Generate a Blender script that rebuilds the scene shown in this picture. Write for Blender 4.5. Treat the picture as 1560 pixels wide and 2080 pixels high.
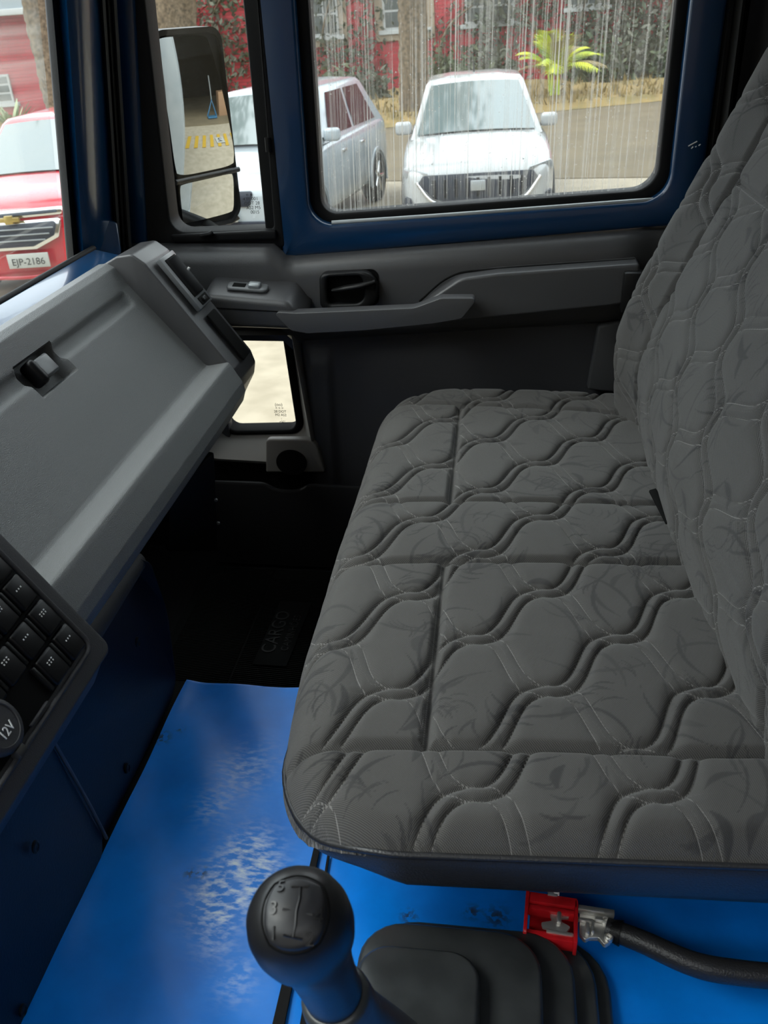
import bpy, bmesh, math, random
import numpy as np
from mathutils import Matrix, Vector

# ------------------------------------------------------------------ scene, camera, light
for o in list(bpy.data.objects):
    bpy.data.objects.remove(o, do_unlink=True)
sc = bpy.context.scene
col = sc.collection
rng = random.Random(7)
nrs = np.random.RandomState(11)

# cab frame: X = rearwards, Y = towards the passenger door, Z = up, ground at z = 0
F = 1850.0                       # focal length in pixels of a 1560 x 2080 frame
CAM = np.array([0.0, 0.0, 2.30])
_s = F * F / (1025 - 260 * .028)
_Y = np.array([260, 1025, -F]); _Y = _Y / np.linalg.norm(_Y)
_Z = -np.array([.028 * _s, -_s, -F]); _Z = _Z / np.linalg.norm(_Z)
_X = np.cross(_Y, _Z)
R = np.array([_X, _Y, _Z])
cd = bpy.data.cameras.new('camera')
cam = bpy.data.objects.new('camera', cd); col.objects.link(cam)
cd.sensor_fit = 'VERTICAL'; cd.sensor_height = 36.0; cd.lens = F / 2080 * 36.0
cd.clip_start = .02; cd.clip_end = 300
cd.dof.use_dof = True; cd.dof.focus_distance = 1.25; cd.dof.aperture_fstop = 16
M4 = Matrix([[*R[0], CAM[0]], [*R[1], CAM[1]], [*R[2], CAM[2]], [0, 0, 0, 1]])
cam.matrix_world = M4
sc.camera = cam

world = bpy.data.worlds.new('overcast_sky'); sc.world = world
world.use_nodes = True
bg = world.node_tree.nodes['Background']
bg.inputs[0].default_value = (.90, .96, 1.0, 1); bg.inputs[1].default_value = 1.55
sd = bpy.data.lights.new('soft_sun', 'SUN'); sd.energy = 1.1; sd.angle = math.radians(35); sd.color = (1, .96, .88)
so = bpy.data.objects.new('soft_sun', sd); col.objects.link(so)
so.rotation_euler = (math.radians(12), math.radians(-38), 0)
vs = sc.view_settings
vs.view_transform = 'Standard'; vs.look = 'None'; vs.exposure = 1.35; vs.gamma = 1.0; vs.use_curve_mapping = False

def ray(px, py):
    return R @ np.array([px - 780, 1040 - py, -F])
def atY(px, py, Y):
    d = ray(px, py); return CAM + d * (Y / d[1])
def atZ(px, py, Z):
    d = ray(px, py); return CAM + d * ((Z - CAM[2]) / d[2])
def atX(px, py, X):
    d = ray(px, py); return CAM + d * (X / d[0])

# the yard outside slopes up to the rear of the truck
TILT = Matrix.Rotation(math.radians(-2.6), 4, 'Y')
TI = np.array(TILT.inverted().to_3x3())
CE = TI @ CAM
def eY(px, py, Y):
    d = TI @ ray(px, py); return CE + d * ((Y - CE[1]) / d[1])
def eZ(px, py, Z=0.0):
    d = TI @ ray(px, py); return CE + d * ((Z - CE[2]) / d[2])
EXT = []

# ------------------------------------------------------------------ materials
def nd(nt, t, **k):
    n = nt.nodes.new(t)
    for a, b in k.items(): setattr(n, a, b)
    return n
def mat(name, c, rough=.5, metal=0, bump=0, bscale=200, spec=.5, coat=0, var=0, vscale=8, c2=None, coord='Object', detail=4, coatr=.05):
    m = bpy.data.materials.new(name); m.use_nodes = True
    nt = m.node_tree; b = nt.nodes['Principled BSDF']
    b.inputs['Base Color'].default_value = (*c, 1); b.inputs['Roughness'].default_value = rough
    b.inputs['Metallic'].default_value = metal; b.inputs['Specular IOR Level'].default_value = spec
    b.inputs['Coat Weight'].default_value = coat; b.inputs['Coat Roughness'].default_value = coatr
    tc = nd(nt, 'ShaderNodeTexCoord')
    if bump:
        n = nd(nt, 'ShaderNodeTexNoise'); n.inputs['Scale'].default_value = bscale; n.inputs['Detail'].default_value = 2
        nt.links.new(tc.outputs[coord], n.inputs['Vector'])
        bp = nd(nt, 'ShaderNodeBump'); bp.inputs['Strength'].default_value = bump; bp.inputs['Distance'].default_value = .002
        nt.links.new(n.outputs['Fac'], bp.inputs['Height']); nt.links.new(bp.outputs[0], b.inputs['Normal'])
    if var or c2:
        n = nd(nt, 'ShaderNodeTexNoise'); n.inputs['Scale'].default_value = vscale; n.inputs['Detail'].default_value = detail
        nt.links.new(tc.outputs[coord], n.inputs['Vector'])
        mx = nd(nt, 'ShaderNodeMix', data_type='RGBA')
        cc = c2 or tuple(x * (1 - var) for x in c)
        mx.inputs[6].default_value = (*c, 1); mx.inputs[7].default_value = (*cc, 1)
        rp = nd(nt, 'ShaderNodeMapRange'); rp.inputs[1].default_value = .35; rp.inputs[2].default_value = .65
        nt.links.new(n.outputs['Fac'], rp.inputs[0]); nt.links.new(rp.outputs[0], mx.inputs[0])
        nt.links.new(mx.outputs[2], b.inputs['Base Color'])
    return m

KE = .64
def emat(name, c, *a, **k):
    if k.get('c2'): k['c2'] = tuple(x * KE for x in k['c2'])
    return mat(name, tuple(x * KE for x in c), *a, **k)
M = {}
M['paint'] = mat('blue_cab_paint', (.001, .028, .085), .28, bump=.03, bscale=60, coat=.35, spec=.5)
M['navy'] = mat('dark_navy_panel', (.0015, .006, .020), .5, bump=.15, bscale=300)
M['trim'] = mat('charcoal_trim_plastic', (.055, .055, .058), .38, bump=.2, bscale=900, spec=.6)
M['trim_low'] = mat('dark_moulded_panel', (.040, .040, .044), .55, bump=.25, bscale=700, spec=.35)
M['dash'] = mat('grained_grey_plastic', (.155, .160, .163), .42, bump=.7, bscale=950, spec=.5)
M['dark'] = mat('black_plastic', (.006, .006, .0065), .45, bump=.15, bscale=500, spec=.3)
M['dull_black'] = mat('black_hollow', (.004, .004, .004), .8, spec=.1)  # near-black for hollows, seams, gaskets and linings
M['rubber'] = mat('black_rubber', (.006, .006, .0065), .6, bump=.1, bscale=200, spec=.2)
M['seal'] = mat('grey_rubber_seal', (.035, .035, .034), .6, spec=.25)
M['boot'] = mat('rubber_boot', (.050, .054, .056), .34, bump=.08, bscale=120, var=.3, vscale=30)
M['knob'] = mat('satin_black_knob', (.012, .012, .013), .36, bump=.04, bscale=300)
M['knobcap'] = mat('satin_black_cap', (.016, .016, .018), .42)
M['leather'] = mat('black_leatherette', (.020, .020, .022), .40, bump=.3, bscale=500)
M['switch'] = mat('gloss_switch_cap', (.004, .004, .005), .4, spec=.25)
M['white'] = mat('white_print', (.75, .75, .75), .5)
M['chrome'] = mat('chrome', (.75, .76, .77), .12, 1)
M['satin'] = mat('satin_metal', (.72, .70, .66), .42, .85, bump=.2, bscale=250)
M['satinp'] = mat('sill_highlight_silver', (.30, .32, .33), .35, .4)
M['pocket'] = mat('black_pocket_plastic', (.010, .010, .011), .5, spec=.3)
M['reveal_lit'] = mat('lit_trim_plastic', (.150, .143, .132), .6)  # trim plastic painted lighter to stand in for light on these parts
M['bezel'] = mat('grey_vent_plastic', (.10, .105, .11), .35)
M['redp'] = mat('red_plastic', (.62, .012, .018), .35, var=.25, vscale=60)
M['mat'] = mat('black_rubber_mat', (.0030, .0036, .0036), .6, spec=.15)
M['curtain'] = mat('dark_knit_curtain', (.03, .03, .032), .9)
M['headliner'] = mat('pale_headliner', (.45, .45, .44), .9)
M['shell'] = mat('dark_cab_lining', (.03, .03, .032), .8)
M['mirror'] = mat('mirror_glass', (.80, .84, .85), .02, 1)
M['concrete'] = emat('pale_concrete', (.47, .40, .295), .85, c2=(.37, .31, .22), vscale=4.5, detail=9, bump=.2, bscale=30)
M['asphalt'] = emat('worn_asphalt', (.215, .165, .095), .9, var=.25, vscale=1.2, detail=8)
M['drygrass'] = emat('dry_grass', (.40, .27, .10), .95, c2=(.25, .19, .07), vscale=3, detail=8)
M['carwhite'] = emat('white_car_paint', (.52, .53, .53), .22, coat=.6)
M['carsilver'] = emat('silver_white_car_paint', (.45, .51, .55), .22, coat=.6)
M['carred'] = emat('red_car_paint', (.55, .010, .028), .22, coat=.7)
M['tyre'] = emat('tyre_rubber', (.02, .02, .02), .8)
M['carglass'] = emat('tinted_car_glass', (.16, .20, .20), .08, spec=1.0, coat=1)
M['sideglass'] = emat('dark_side_glass', (.02, .024, .028), .12, spec=.25)
M['lamp'] = emat('clear_headlamp', (.42, .44, .45), .12, .3, coat=1)
M['grille'] = emat('dark_grille', (.012, .018, .035), .35)
M['gold'] = emat('gold_emblem', (.65, .48, .16), .3, .8)
M['amber'] = emat('amber_lens', (.7, .16, .04), .3)
M['plate'] = emat('plate_white', (.52, .52, .48), .5)
M['ink'] = emat('plate_ink', (.03, .03, .03), .6)
M['blueink'] = emat('blue_ink', (.02, .08, .45), .6)
M['bark'] = emat('tree_bark', (.27, .20, .13), .95, c2=(.12, .09, .06), vscale=14, bump=1, bscale=20)
M['vine'] = emat('vine_leaf', (.060, .085, .045), .7, c2=(.13, .12, .09), vscale=1.5)
M['leaf'] = emat('bush_leaf', (.05, .085, .035), .7, c2=(.12, .13, .06), vscale=2)
M['palm'] = emat('palm_leaf', (.95, .95, .05), .5, c2=(.50, .70, .08), vscale=3)
M['palmdry'] = emat('palm_leaf_dry', (.42, .33, .16), .6)
M['yucca'] = emat('yucca_leaf', (.40, .44, .20), .5, c2=(.20, .28, .13), vscale=10)
M['cream'] = emat('cream_surround', (.42, .33, .24), .8)
M['wframe'] = emat('white_window_bar', (.55, .56, .55), .6)
M['pane'] = emat('dull_window_pane', (.10, .12, .12), .15, spec=.8)
M['eave'] = emat('grey_eave', (.42, .47, .50), .7)
M['truckwhite'] = emat('white_cargo_body', (.50, .52, .52), .4, c2=(.36, .40, .42), vscale=3)
M['yellow'] = emat('yellow_marking', (.60, .36, .02), .7)
M['card'] = emat('cardboard', (.42, .24, .13), .8)
M['bluecart'] = emat('blue_handcart', (.03, .16, .30), .5)

def brick_material():
    m = mat('red_painted_brick', (.40, .03, .035), .8)
    nt = m.node_tree; b = nt.nodes['Principled BSDF']
    tc = nd(nt, 'ShaderNodeTexCoord'); mp = nd(nt, 'ShaderNodeMapping')
    mp.inputs['Rotation'].default_value = (math.radians(90), 0, 0)
    nt.links.new(tc.outputs['Object'], mp.inputs[0])
    bt = nd(nt, 'ShaderNodeTexBrick')
    bt.inputs['Scale'].default_value = 1; bt.inputs['Brick Width'].default_value = .30; bt.inputs['Row Height'].default_value = .10
    bt.inputs['Mortar Size'].default_value = .009; bt.inputs['Mortar Smooth'].default_value = .4
    bt.inputs['Color1'].default_value = (.36, .026, .038, 1); bt.inputs['Color2'].default_value = (.30, .022, .032, 1)
    bt.inputs['Mortar'].default_value = (.22, .028, .034, 1)
    nt.links.new(mp.outputs[0], bt.inputs['Vector']); nt.links.new(bt.outputs['Color'], b.inputs['Base Color'])
    bp = nd(nt, 'ShaderNodeBump'); bp.invert = True; bp.inputs['Distance'].default_value = .02
    nt.links.new(bt.outputs['Fac'], bp.inputs['Height']); nt.links.new(bp.outputs[0], b.inputs['Normal'])
    return m
M['brick'] = brick_material()

def glass_material(name, dirt, tint=(.93, .96, .96), refl=.05):
    m = bpy.data.materials.new(name); m.use_nodes = True
    nt = m.node_tree; nt.nodes.clear()
    out = nd(nt, 'ShaderNodeOutputMaterial')
    tr = nd(nt, 'ShaderNodeBsdfTransparent'); tr.inputs[0].default_value = (*tint, 1)
    gl = nd(nt, 'ShaderNodeBsdfGlossy'); gl.inputs['Roughness'].default_value = .03
    mg = nd(nt, 'ShaderNodeMixShader'); mg.inputs[0].default_value = refl
    nt.links.new(tr.outputs[0], mg.inputs[1]); nt.links.new(gl.outputs[0], mg.inputs[2])
    last = mg
    if dirt:
        tc = nd(nt, 'ShaderNodeTexCoord')
        def streak(sx, sz, lo, hi, amp, det=3):
            mp = nd(nt, 'ShaderNodeMapping'); mp.inputs['Scale'].default_value = (sx, 1, sz)
            nt.links.new(tc.outputs['Object'], mp.inputs[0])
            n = nd(nt, 'ShaderNodeTexNoise'); n.inputs['Scale'].default_value = 1; n.inputs['Detail'].default_value = det
            nt.links.new(mp.outputs[0], n.inputs['Vector'])
            r = nd(nt, 'ShaderNodeMapRange'); r.inputs[1].default_value = lo; r.inputs[2].default_value = hi; r.inputs[4].default_value = amp
            nt.links.new(n.outputs['Fac'], r.inputs[0]); return r.outputs[0]
        def mth(op, a, b):
            n = nd(nt, 'ShaderNodeMath', operation=op)
            for i, v in enumerate((a, b)):
                if isinstance(v, (int, float)): n.inputs[i].default_value = v
                else: nt.links.new(v, n.inputs[i])
            return n.outputs[0]
        fine = streak(330, 2.0, .50, .80, 1.1, 3)
        mid = streak(95, 1.6, .52, .80, .5)
        patch = streak(6, 4, .36, .66, 1.0)
        drops = streak(260, 200, .70, .76, .5, 1)
        f = mth('ADD', mth('MULTIPLY', mth('ADD', fine, mid), mth('ADD', patch, .22)), mth('ADD', drops, .05))
        f = mth('MINIMUM', mth('MULTIPLY', f, dirt), .8)
        df = nd(nt, 'ShaderNodeBsdfDiffuse'); df.inputs[0].default_value = (.62, .62, .58, 1)
        tl = nd(nt, 'ShaderNodeBsdfTranslucent'); tl.inputs[0].default_value = (.62, .62, .58, 1)
        md = nd(nt, 'ShaderNodeMixShader'); md.inputs[0].default_value = .6
        nt.links.new(df.outputs[0], md.inputs[1]); nt.links.new(tl.outputs[0], md.inputs[2])
        ms = nd(nt, 'ShaderNodeMixShader'); nt.links.new(f, ms.inputs[0])
        nt.links.new(mg.outputs[0], ms.inputs[1]); nt.links.new(md.outputs[0], ms.inputs[2]); last = ms
    nt.links.new(last.outputs[0], out.inputs[0])
    return m
M['glass_dirty'] = glass_material('rain_streaked_glass', .64)
M['glass'] = glass_material('clear_glass', 0, (.95, .97, .96), .04)
M['glass_ws'] = glass_material('windscreen_glass', .22, (.93, .96, .96), .05)

# ------------------------------------------------------------------ mesh helpers
def tag(o, label=None, cat=None, group=None, kind=None):
    if label: o['label'] = label
    if cat: o['category'] = cat
    if group: o['group'] = group
    if kind: o['kind'] = kind
    return o
def empty(name, loc=(0, 0, 0)):
    o = bpy.data.objects.new(name, None); col.objects.link(o); o.location = loc; o.empty_display_size = .1
    return o
def link(name, me, m, parent=None, smooth=True, ang=35):
    o = bpy.data.objects.new(name, me); col.objects.link(o)
    if m is not None: me.materials.append(M[m] if isinstance(m, str) else m)
    if smooth:
        me.polygons.foreach_set('use_smooth', [True] * len(me.polygons))
        if ang: me.set_sharp_from_angle(angle=math.radians(ang))
    if parent is not None:
        o.parent = parent
        o.matrix_parent_inverse = Matrix.Translation(parent.location).inverted() if parent.type == 'EMPTY' else Matrix.Identity(4)
    return o
def mesh(name, v, f, m, parent=None, smooth=True, ang=35, fix=True):
    me = bpy.data.meshes.new(name)
    me.from_pydata([tuple(map(float, p)) for p in v], [], [tuple(map(int, q)) for q in f])
    if fix:
        bm = bmesh.new(); bm.from_mesh(me); bmesh.ops.recalc_face_normals(bm, faces=bm.faces); bm.to_mesh(me); bm.free()
    return link(name, me, m, parent, smooth, ang)
def frombm(name, bm, m, parent=None, smooth=True, ang=35):
    me = bpy.data.meshes.new(name); bmesh.ops.recalc_face_normals(bm, faces=bm.faces); bm.to_mesh(me); bm.free()
    return link(name, me, m, parent, smooth, ang)
def bev(bm, off, seg=3, ang=30):
    es = [e for e in bm.edges if len(e.link_faces) == 2 and e.calc_face_angle(0) > math.radians(ang)]
    if off > 0 and es:
        bmesh.ops.bevel(bm, geom=es, offset=off, segments=seg, affect='EDGES', clamp_overlap=True, profile=.5)
def prism(name, pts, vec, m, parent=None, bevel=.003, seg=3, ang=30):
    """closed outline (3-D points) pushed along vec"""
    bm = bmesh.new(); vec = Vector(vec)
    a = [bm.verts.new(Vector(p)) for p in pts]; b = [bm.verts.new(Vector(p) + vec) for p in pts]
    n = len(pts); bm.faces.new(a); bm.faces.new(list(reversed(b)))
    for i in range(n): bm.faces.new((a[i], b[i], b[(i + 1) % n], a[(i + 1) % n]))
    bmesh.ops.recalc_face_normals(bm, faces=bm.faces)
    bev(bm, bevel, seg, ang)
    return frombm(name, bm, m, parent)
def obox(name, c, ax, dims, m, parent=None, bevel=.002, seg=2):
    """box centred at c with axes ax (three unit vectors) and full sizes dims"""
    bm = bmesh.new(); bmesh.ops.create_cube(bm, size=1)
    A = Matrix([[ax[j][i] * dims[j] for j in range(3)] for i in range(3)])
    for v in bm.verts: v.co = A @ v.co + Vector(c)
    bmesh.ops.recalc_face_normals(bm, faces=bm.faces)
    bev(bm, bevel, seg)
    return frombm(name, bm, m, parent)
I3 = ((1, 0, 0), (0, 1, 0), (0, 0, 1))
def box(name, lo, hi, m, parent=None, bevel=.002, seg=2):
    lo = np.array(lo); hi = np.array(hi)
    return obox(name, (lo + hi) / 2, I3, hi - lo, m, parent, bevel, seg)
def loft(name, rings, m, parent=None, closed=True, cap=True, smooth=True, ang=35):
    n = len(rings[0]); v = [p for r in rings for p in r]; f = []
    for i in range(len(rings) - 1):
        for j in range(n if closed else n - 1):
            k = (j + 1) % n
            f.append((i * n + j, i * n + k, (i + 1) * n + k, (i + 1) * n + j))
    if cap and closed:
        f.append(tuple(range(n - 1, -1, -1))); f.append(tuple(range((len(rings) - 1) * n, len(rings) * n)))
    return mesh(name, v, f, m, parent, smooth, ang)
def smooth_path(pts, k=6):
    P = [np.array(p, float) for p in pts]; P = [2 * P[0] - P[1]] + P + [2 * P[-1] - P[-2]]; out = []
    for i in range(1, len(P) - 2):
        for t in np.linspace(0, 1, k, endpoint=False):
            a, b, c, d = P[i - 1:i + 3]
            out.append(.5 * ((2 * b) + (c - a) * t + (2 * a - 5 * b + 4 * c - d) * t * t + (-a + 3 * b - 3 * c + d) * t ** 3))
    out.append(P[-2]); return out
def tube(name, pts, r, m, parent=None, n=10, k=6, flat=1.0):
    P = smooth_path(pts, k) if k > 1 else [np.array(p, float) for p in pts]
    rr = r if hasattr(r, '__len__') else [r, r]
    rr = np.interp(np.linspace(0, 1, len(P)), np.linspace(0, 1, len(rr)), rr)
    rings = []; up = np.array([0, 0, 1.0]); prev = None
    for i, p in enumerate(P):
        t = P[min(i + 1, len(P) - 1)] - P[max(i - 1, 0)]; t = t / (np.linalg.norm(t) + 1e-12)
        if prev is None:
            s = np.cross(t, up if abs(t[2]) < .9 else np.array([1.0, 0, 0]))
        else:
            s = prev - t * (prev @ t)
        s = s / np.linalg.norm(s); prev = s; u = np.cross(s, t)
        rings.append([p + rr[i] * (math.cos(a) * s + flat * math.sin(a) * u) for a in np.linspace(0, 2 * math.pi, n, endpoint=False)])
    return loft(name, rings, m, parent, ang=60)
def rloop(c, rad, ns=6):
    """rounded outline through corner points c (3-D), radius per corner"""
    out = []; n = len(c); c = [np.array(p, float) for p in c]
    for i in range(n):
        a, b, d = c[i - 1], c[i], c[(i + 1) % n]; r = rad[i] if hasattr(rad, '__len__') else rad
        u = (a - b) / np.linalg.norm(a - b); w = (d - b) / np.linalg.norm(d - b)
        if r <= 1e-6:
            out += [b] * (ns + 1); continue
        cosb = float(u @ w); half = math.acos(max(-1, min(1, cosb))) / 2
        tl = r / math.tan(half); bis = (u + w) / np.linalg.norm(u + w); cen = b + bis * r / math.sin(half)
        s = b + u * tl - cen; e = b + w * tl - cen; om = math.acos(max(-1, min(1, (s @ e) / r / r)))
        for t in np.linspace(0, 1, ns + 1):
            out.append(cen + (math.sin((1 - t) * om) * s + math.sin(t * om) * e) / math.sin(om))
    return out
def ringframe(name, outer, inner, y0, y1, m, parent=None, bevel=.004):
    """flat frame between two loops with equal counts; front at Y=y0, back at Y=y1"""
    n = len(outer); A = np.array(outer); B = np.array(inner)
    def at(L, y):
        L = L.copy(); L[:, 1] = y; return L
    bw = bevel; cA = A.mean(0)
    def shrink(L, d, s):
        out = L.copy()
        for i in range(len(L)):
            t = L[(i + 1) % len(L)] - L[i - 1]; nn = np.array([t[2], 0, -t[0]]); q = np.linalg.norm(nn)
            if q > 1e-9:
                nn = nn / q
                if nn @ (L[i] - L.mean(0)) < 0: nn = -nn
                out[i] = L[i] + s * d * nn
        return out
    rings = [at(A, y1), at(A, y0 + bw), at(shrink(A, bw * .3, -1), y0 + bw * .3), at(shrink(A, bw, -1), y0),
             at(shrink(B, bw, 1), y0), at(shrink(B, bw * .3, 1), y0 + bw * .3), at(B, y0 + bw), at(B, y1)]
    v = [p for r in rings for p in r]; f = []
    for i in range(len(rings)):
        j2 = (i + 1) % len(rings)
        for j in range(n):
            k = (j + 1) % n
            f.append((i * n + j, i * n + k, j2 * n + k, j2 * n + j))
    return mesh(name, v, f, m, parent, ang=50)
def text(name, body, m, o, xa, ya, size, parent=None, ext=.0005, align='CENTER'):
    cu = bpy.data.curves.new(name, 'FONT'); cu.body = body; cu.size = size; cu.extrude = ext
    cu.align_x = align; cu.align_y = 'CENTER'
    t = bpy.data.objects.new(name, cu); col.objects.link(t)
    dg = bpy.context.evaluated_depsgraph_get(); me = bpy.data.meshes.new_from_object(t.evaluated_get(dg))
    bpy.data.objects.remove(t, do_unlink=True)
    xa = Vector(xa).normalized(); ya = Vector(ya).normalized(); za = xa.cross(ya)
    T = Matrix([[xa[i], ya[i], za[i], o[i]] for i in range(3)] + [[0, 0, 0, 1]])
    me.transform(T); me.materials.clear()
    return link(name, me, m, parent, smooth=False)
def mesh_np(name, V, Fc, m, parent=None, attrs=None, ang=None):
    me = bpy.data.meshes.new(name)
    me.vertices.add(len(V)); me.vertices.foreach_set('co', V.astype(np.float32).ravel())
    me.loops.add(len(Fc) * 4); me.loops.foreach_set('vertex_index', Fc.astype(np.int32).ravel())
    me.polygons.add(len(Fc)); me.polygons.foreach_set('loop_start', np.arange(0, len(Fc) * 4, 4, dtype=np.int32))
    me.update(calc_edges=True); me.validate()
    for k, a in (attrs or {}).items():
        at = me.attributes.new(k, 'FLOAT', 'POINT'); at.data.foreach_set('value', a.astype(np.float32).ravel())
    return link(name, me, m, parent, True, ang)
def gridfaces(nu, nv, keep=None, flip=False):
    i, j = np.meshgrid(np.arange(nu - 1), np.arange(nv - 1), indexing='ij')
    a = i * nv + j
    Fq = np.stack([a, a + nv, a + nv + 1, a + 1], -1).reshape(-1, 4)
    if flip: Fq = Fq[:, ::-1]
    if keep is not None:
        k = keep.ravel(); Fq = Fq[k[Fq].all(1)]
    return Fq
def smoothstep(a, b, x):
    t = np.clip((x - a) / (b - a), 0, 1); return t * t * (3 - 2 * t)

# ================================================================== CAB SHELL
box('floor', (-.85, -.5, 1.12), (.70, 1.84, 1.20), 'dark')['kind'] = 'structure'
box('wall_rear', (.70, -.55, 1.1), (.74, 1.95, 2.80), 'shell')['kind'] = 'structure'
box('ceiling', (-.70, -.55, 2.76), (.74, 1.95, 2.80), 'headliner')['kind'] = 'structure'
# raised bed under the blue cover (engine tunnel); footwell stays low beyond it
box('wall_tunnel', (-.75, -.48, 1.205), (.70, 1.075, 1.388), 'dark', bevel=.004)['kind'] = 'structure'
box('wall_left', (-.80, -.55, 1.1), (.74, -.50, 1.98), 'shell')['kind'] = 'structure'
box('wall_front', (-.86, -.5, 1.1), (-.82, 1.86, 1.86), 'dark')['kind'] = 'structure'

# ================================================================== DOOR
door = tag(empty('door_1', (-.2, 1.80, 1.2)), 'blue truck door with dark grey plastic trim and two windows', 'door', kind='structure')
YD = 1.79
def D(px, py, Y=YD): return atY(px, py, Y)
# painted window frame (blue)
outer = [(-.430, YD, 1.878), (.352, YD, 1.944), (.352, YD, 2.70), (-.455, YD, 2.70)]
inner = [(-.372, YD, 1.938), (.296, YD, 1.985), (.290, YD, 2.62), (-.378, YD, 2.62)]
ringframe('window_frame', rloop(outer, [.004, .004, .03, .03], 8), rloop(inner, [.045, .05, .05, .05], 8), YD - .014, YD + .05, 'paint', door, .006)
inner2 = [(-.352, YD, 1.956), (.276, YD, 2.000), (.270, YD, 2.60), (-.357, YD, 2.60)]
ringframe('window_gasket', rloop([(p[0] + s * .004, p[1], p[2] + q * .004) for p, s, q in zip(inner, (-1, 1, 1, -1), (-1, -1, 1, 1))], [.045, .05, .05, .05], 8), rloop(inner2, [.03, .045, .03, .03], 8), YD + .010, YD + .055, 'rubber', door, .004)
g_in = [(-.358, YD, 1.950), (.284, YD, 1.994), (.278, YD, 2.61), (-.363, YD, 2.61)]
w1 = prism('window_1', [(p[0], YD + .030, p[2]) for p in rloop(g_in, .03, 6)], (0, .004, 0), 'glass_dirty', None, 0)
tag(w1, 'rain-streaked side window pane framed in blue, white car behind it', 'window', kind='structure')
# sill highlight built as a pale tube, small grey wedge at its front end
tube('sill_highlight', [(-.33, YD - .004, 1.943), (-.1, YD - .006, 1.958), (.27, YD - .004, 1.984)], .0048, 'satinp', door, 8)
prism('corner_wedge', [D(655, 436, YD + .02), D(735, 432, YD + .02), D(720, 438, YD + .02), D(660, 442, YD + .02)], (0, .008, 0), 'seal', door, .001)
# little paint chips on the rear post of the frame
for a, b in (((1398, 297), (1416, 287)), ((1404, 302), (1408, 298)), ((1412, 299), (1415, 297)), ((1419, 296), (1423, 293))):
    pa = D(*a, YD - .0146); pb = D(*b, YD - .0146)
    tube('paint_chip', [pa, pb], .0011, 'white', door, 5, 1)
# front quarter light: divider post, frame, pane
post = [(-.463, 1.79, 1.86), (-.430, 1.775, 1.86), (-.430, 1.83, 1.86), (-.463, 1.83, 1.86)]
prism('divider_post', post, (-.012, 0, .85), 'rubber', door, .004)
tube('divider_clip', [(-.440, 1.772, 2.075), (-.440, 1.772, 2.10)], .006, 'dark', door, 8, 2)
q_out = [D(246, 508, 1.79), D(584, 500, 1.79), D(520, -160, 1.79), D(222, -160, 1.79)]
q_in = [D(352, 470, 1.79), D(560, 462, 1.79), D(512, -150, 1.79), D(283, -150, 1.79)]
ringframe('quarter_frame', rloop([p + np.array([-.0, 0, 0]) for p in q_out], .01, 6), rloop(q_in, [.03, .008, .01, .01], 6), 1.775, 1.83, 'rubber', door, .005)
fr = [D(232, 520, 1.77), D(300, 520, 1.77), D(262, -200, 1.77), D(212, -200, 1.77)]
prism('front_post', fr, (0, .05, 0), 'paint', door, .006)
q_g = [D(340, 474, 1.812), D(575, 466, 1.812), D(518, -155, 1.812), D(275, -155, 1.812)]
w2 = prism('window_2', rloop(q_g, .01, 4), (0, .004, 0), 'glass', None, 0)
tag(w2, 'narrow front quarter-light pane with the mirror behind it', 'window', kind='structure')
prism('quarter_sill', [D(345, 478, 1.765), D(560, 468, 1.765), D(562, 487, 1.765), D(352, 494, 1.765)], (0, .03, 0), 'rubber', door, .004)
tube('latch_pin', [D(408, 479, 1.76), D(425, 476, 1.757), D(432, 472, 1.76)], .005, 'dark', door, 8)
# fine etched marks on the quarter light and the lower pane
def etched(x0, y0, rows, Y, dx, dy, sz, mname='ink'):
    for i, s in enumerate(rows):
        p = atY(x0 + dx * i, y0 + dy * i, Y)
        text('glass_marking', s, mname, p, (1, 0, .02), (0, 0, 1), sz, door, .0002)
etched(506, 395, ['o o', '43R 001', 'DOT 28', 'AS2 M5', '0015'], 1.811, 3, 9, .009, 'ink')

# trim: upper roll (ledge), extruded along the sloping belt line
def belt(x): return 1.893 + .072 * (x + .45)
prof = [(1.80, .0), (1.770, .002), (1.752, -.004), (1.742, -.016), (1.738, -.035), (1.738, -.110), (1.742, -.150), (1.765, -.168), (1.785, -.178), (1.785, -.2)]
xs = np.linspace(-.745, .350, 52)
rings = []
for x in xs:
    k = float(smoothstep(-.440, -.418, x))           # the roll sinks back under the blue frame behind the quarter light
    z0 = 1.905 * (1 - k) + (1.879 + .077 * (x + .43)) * k
    e = smoothstep(.22, .30, x) * .03
    rings.append([(x, y + .004 * k + (e if y < 1.78 else 0), z0 + dz) for y, dz in prof])
loft('upper_trim', rings, 'trim', door, closed=False, ang=60)
# lower panel, recessed, with moulded upright and a lit triangle at the rear
nx, nz = 150, 70
gx, gz = np.meshgrid(np.linspace(-.425, .33, nx), np.linspace(1.15, 1.80, nz), indexing='ij')
yy = 1.775 + 0 * gx
yy += .030 * smoothstep(-.395, -.425, gx)                       # slopes back to the window surround at the front
yy -= .012 * (smoothstep(-.40, -.385, gx) - smoothstep(-.355, -.335, gx)) * smoothstep(1.70, 1.66, gz)
yy += .016 * smoothstep(.205, .225, gx) * smoothstep(1.76, 1.70, gz)
yy -= .045 * smoothstep(.235, .30, gx)
lower = mesh_np('lower_panel', np.stack([gx, yy, gz], -1).reshape(-1, 3), gridfaces(nx, nz), 'trim_low', door, ang=None)
prism('front_panel', [(-.84, 1.792, 1.40), (-.585, 1.792, 1.40), (-.585, 1.792, 1.90), (-.84, 1.792, 1.90)], (0, .03, 0), 'trim_low', door, .003)
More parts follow.
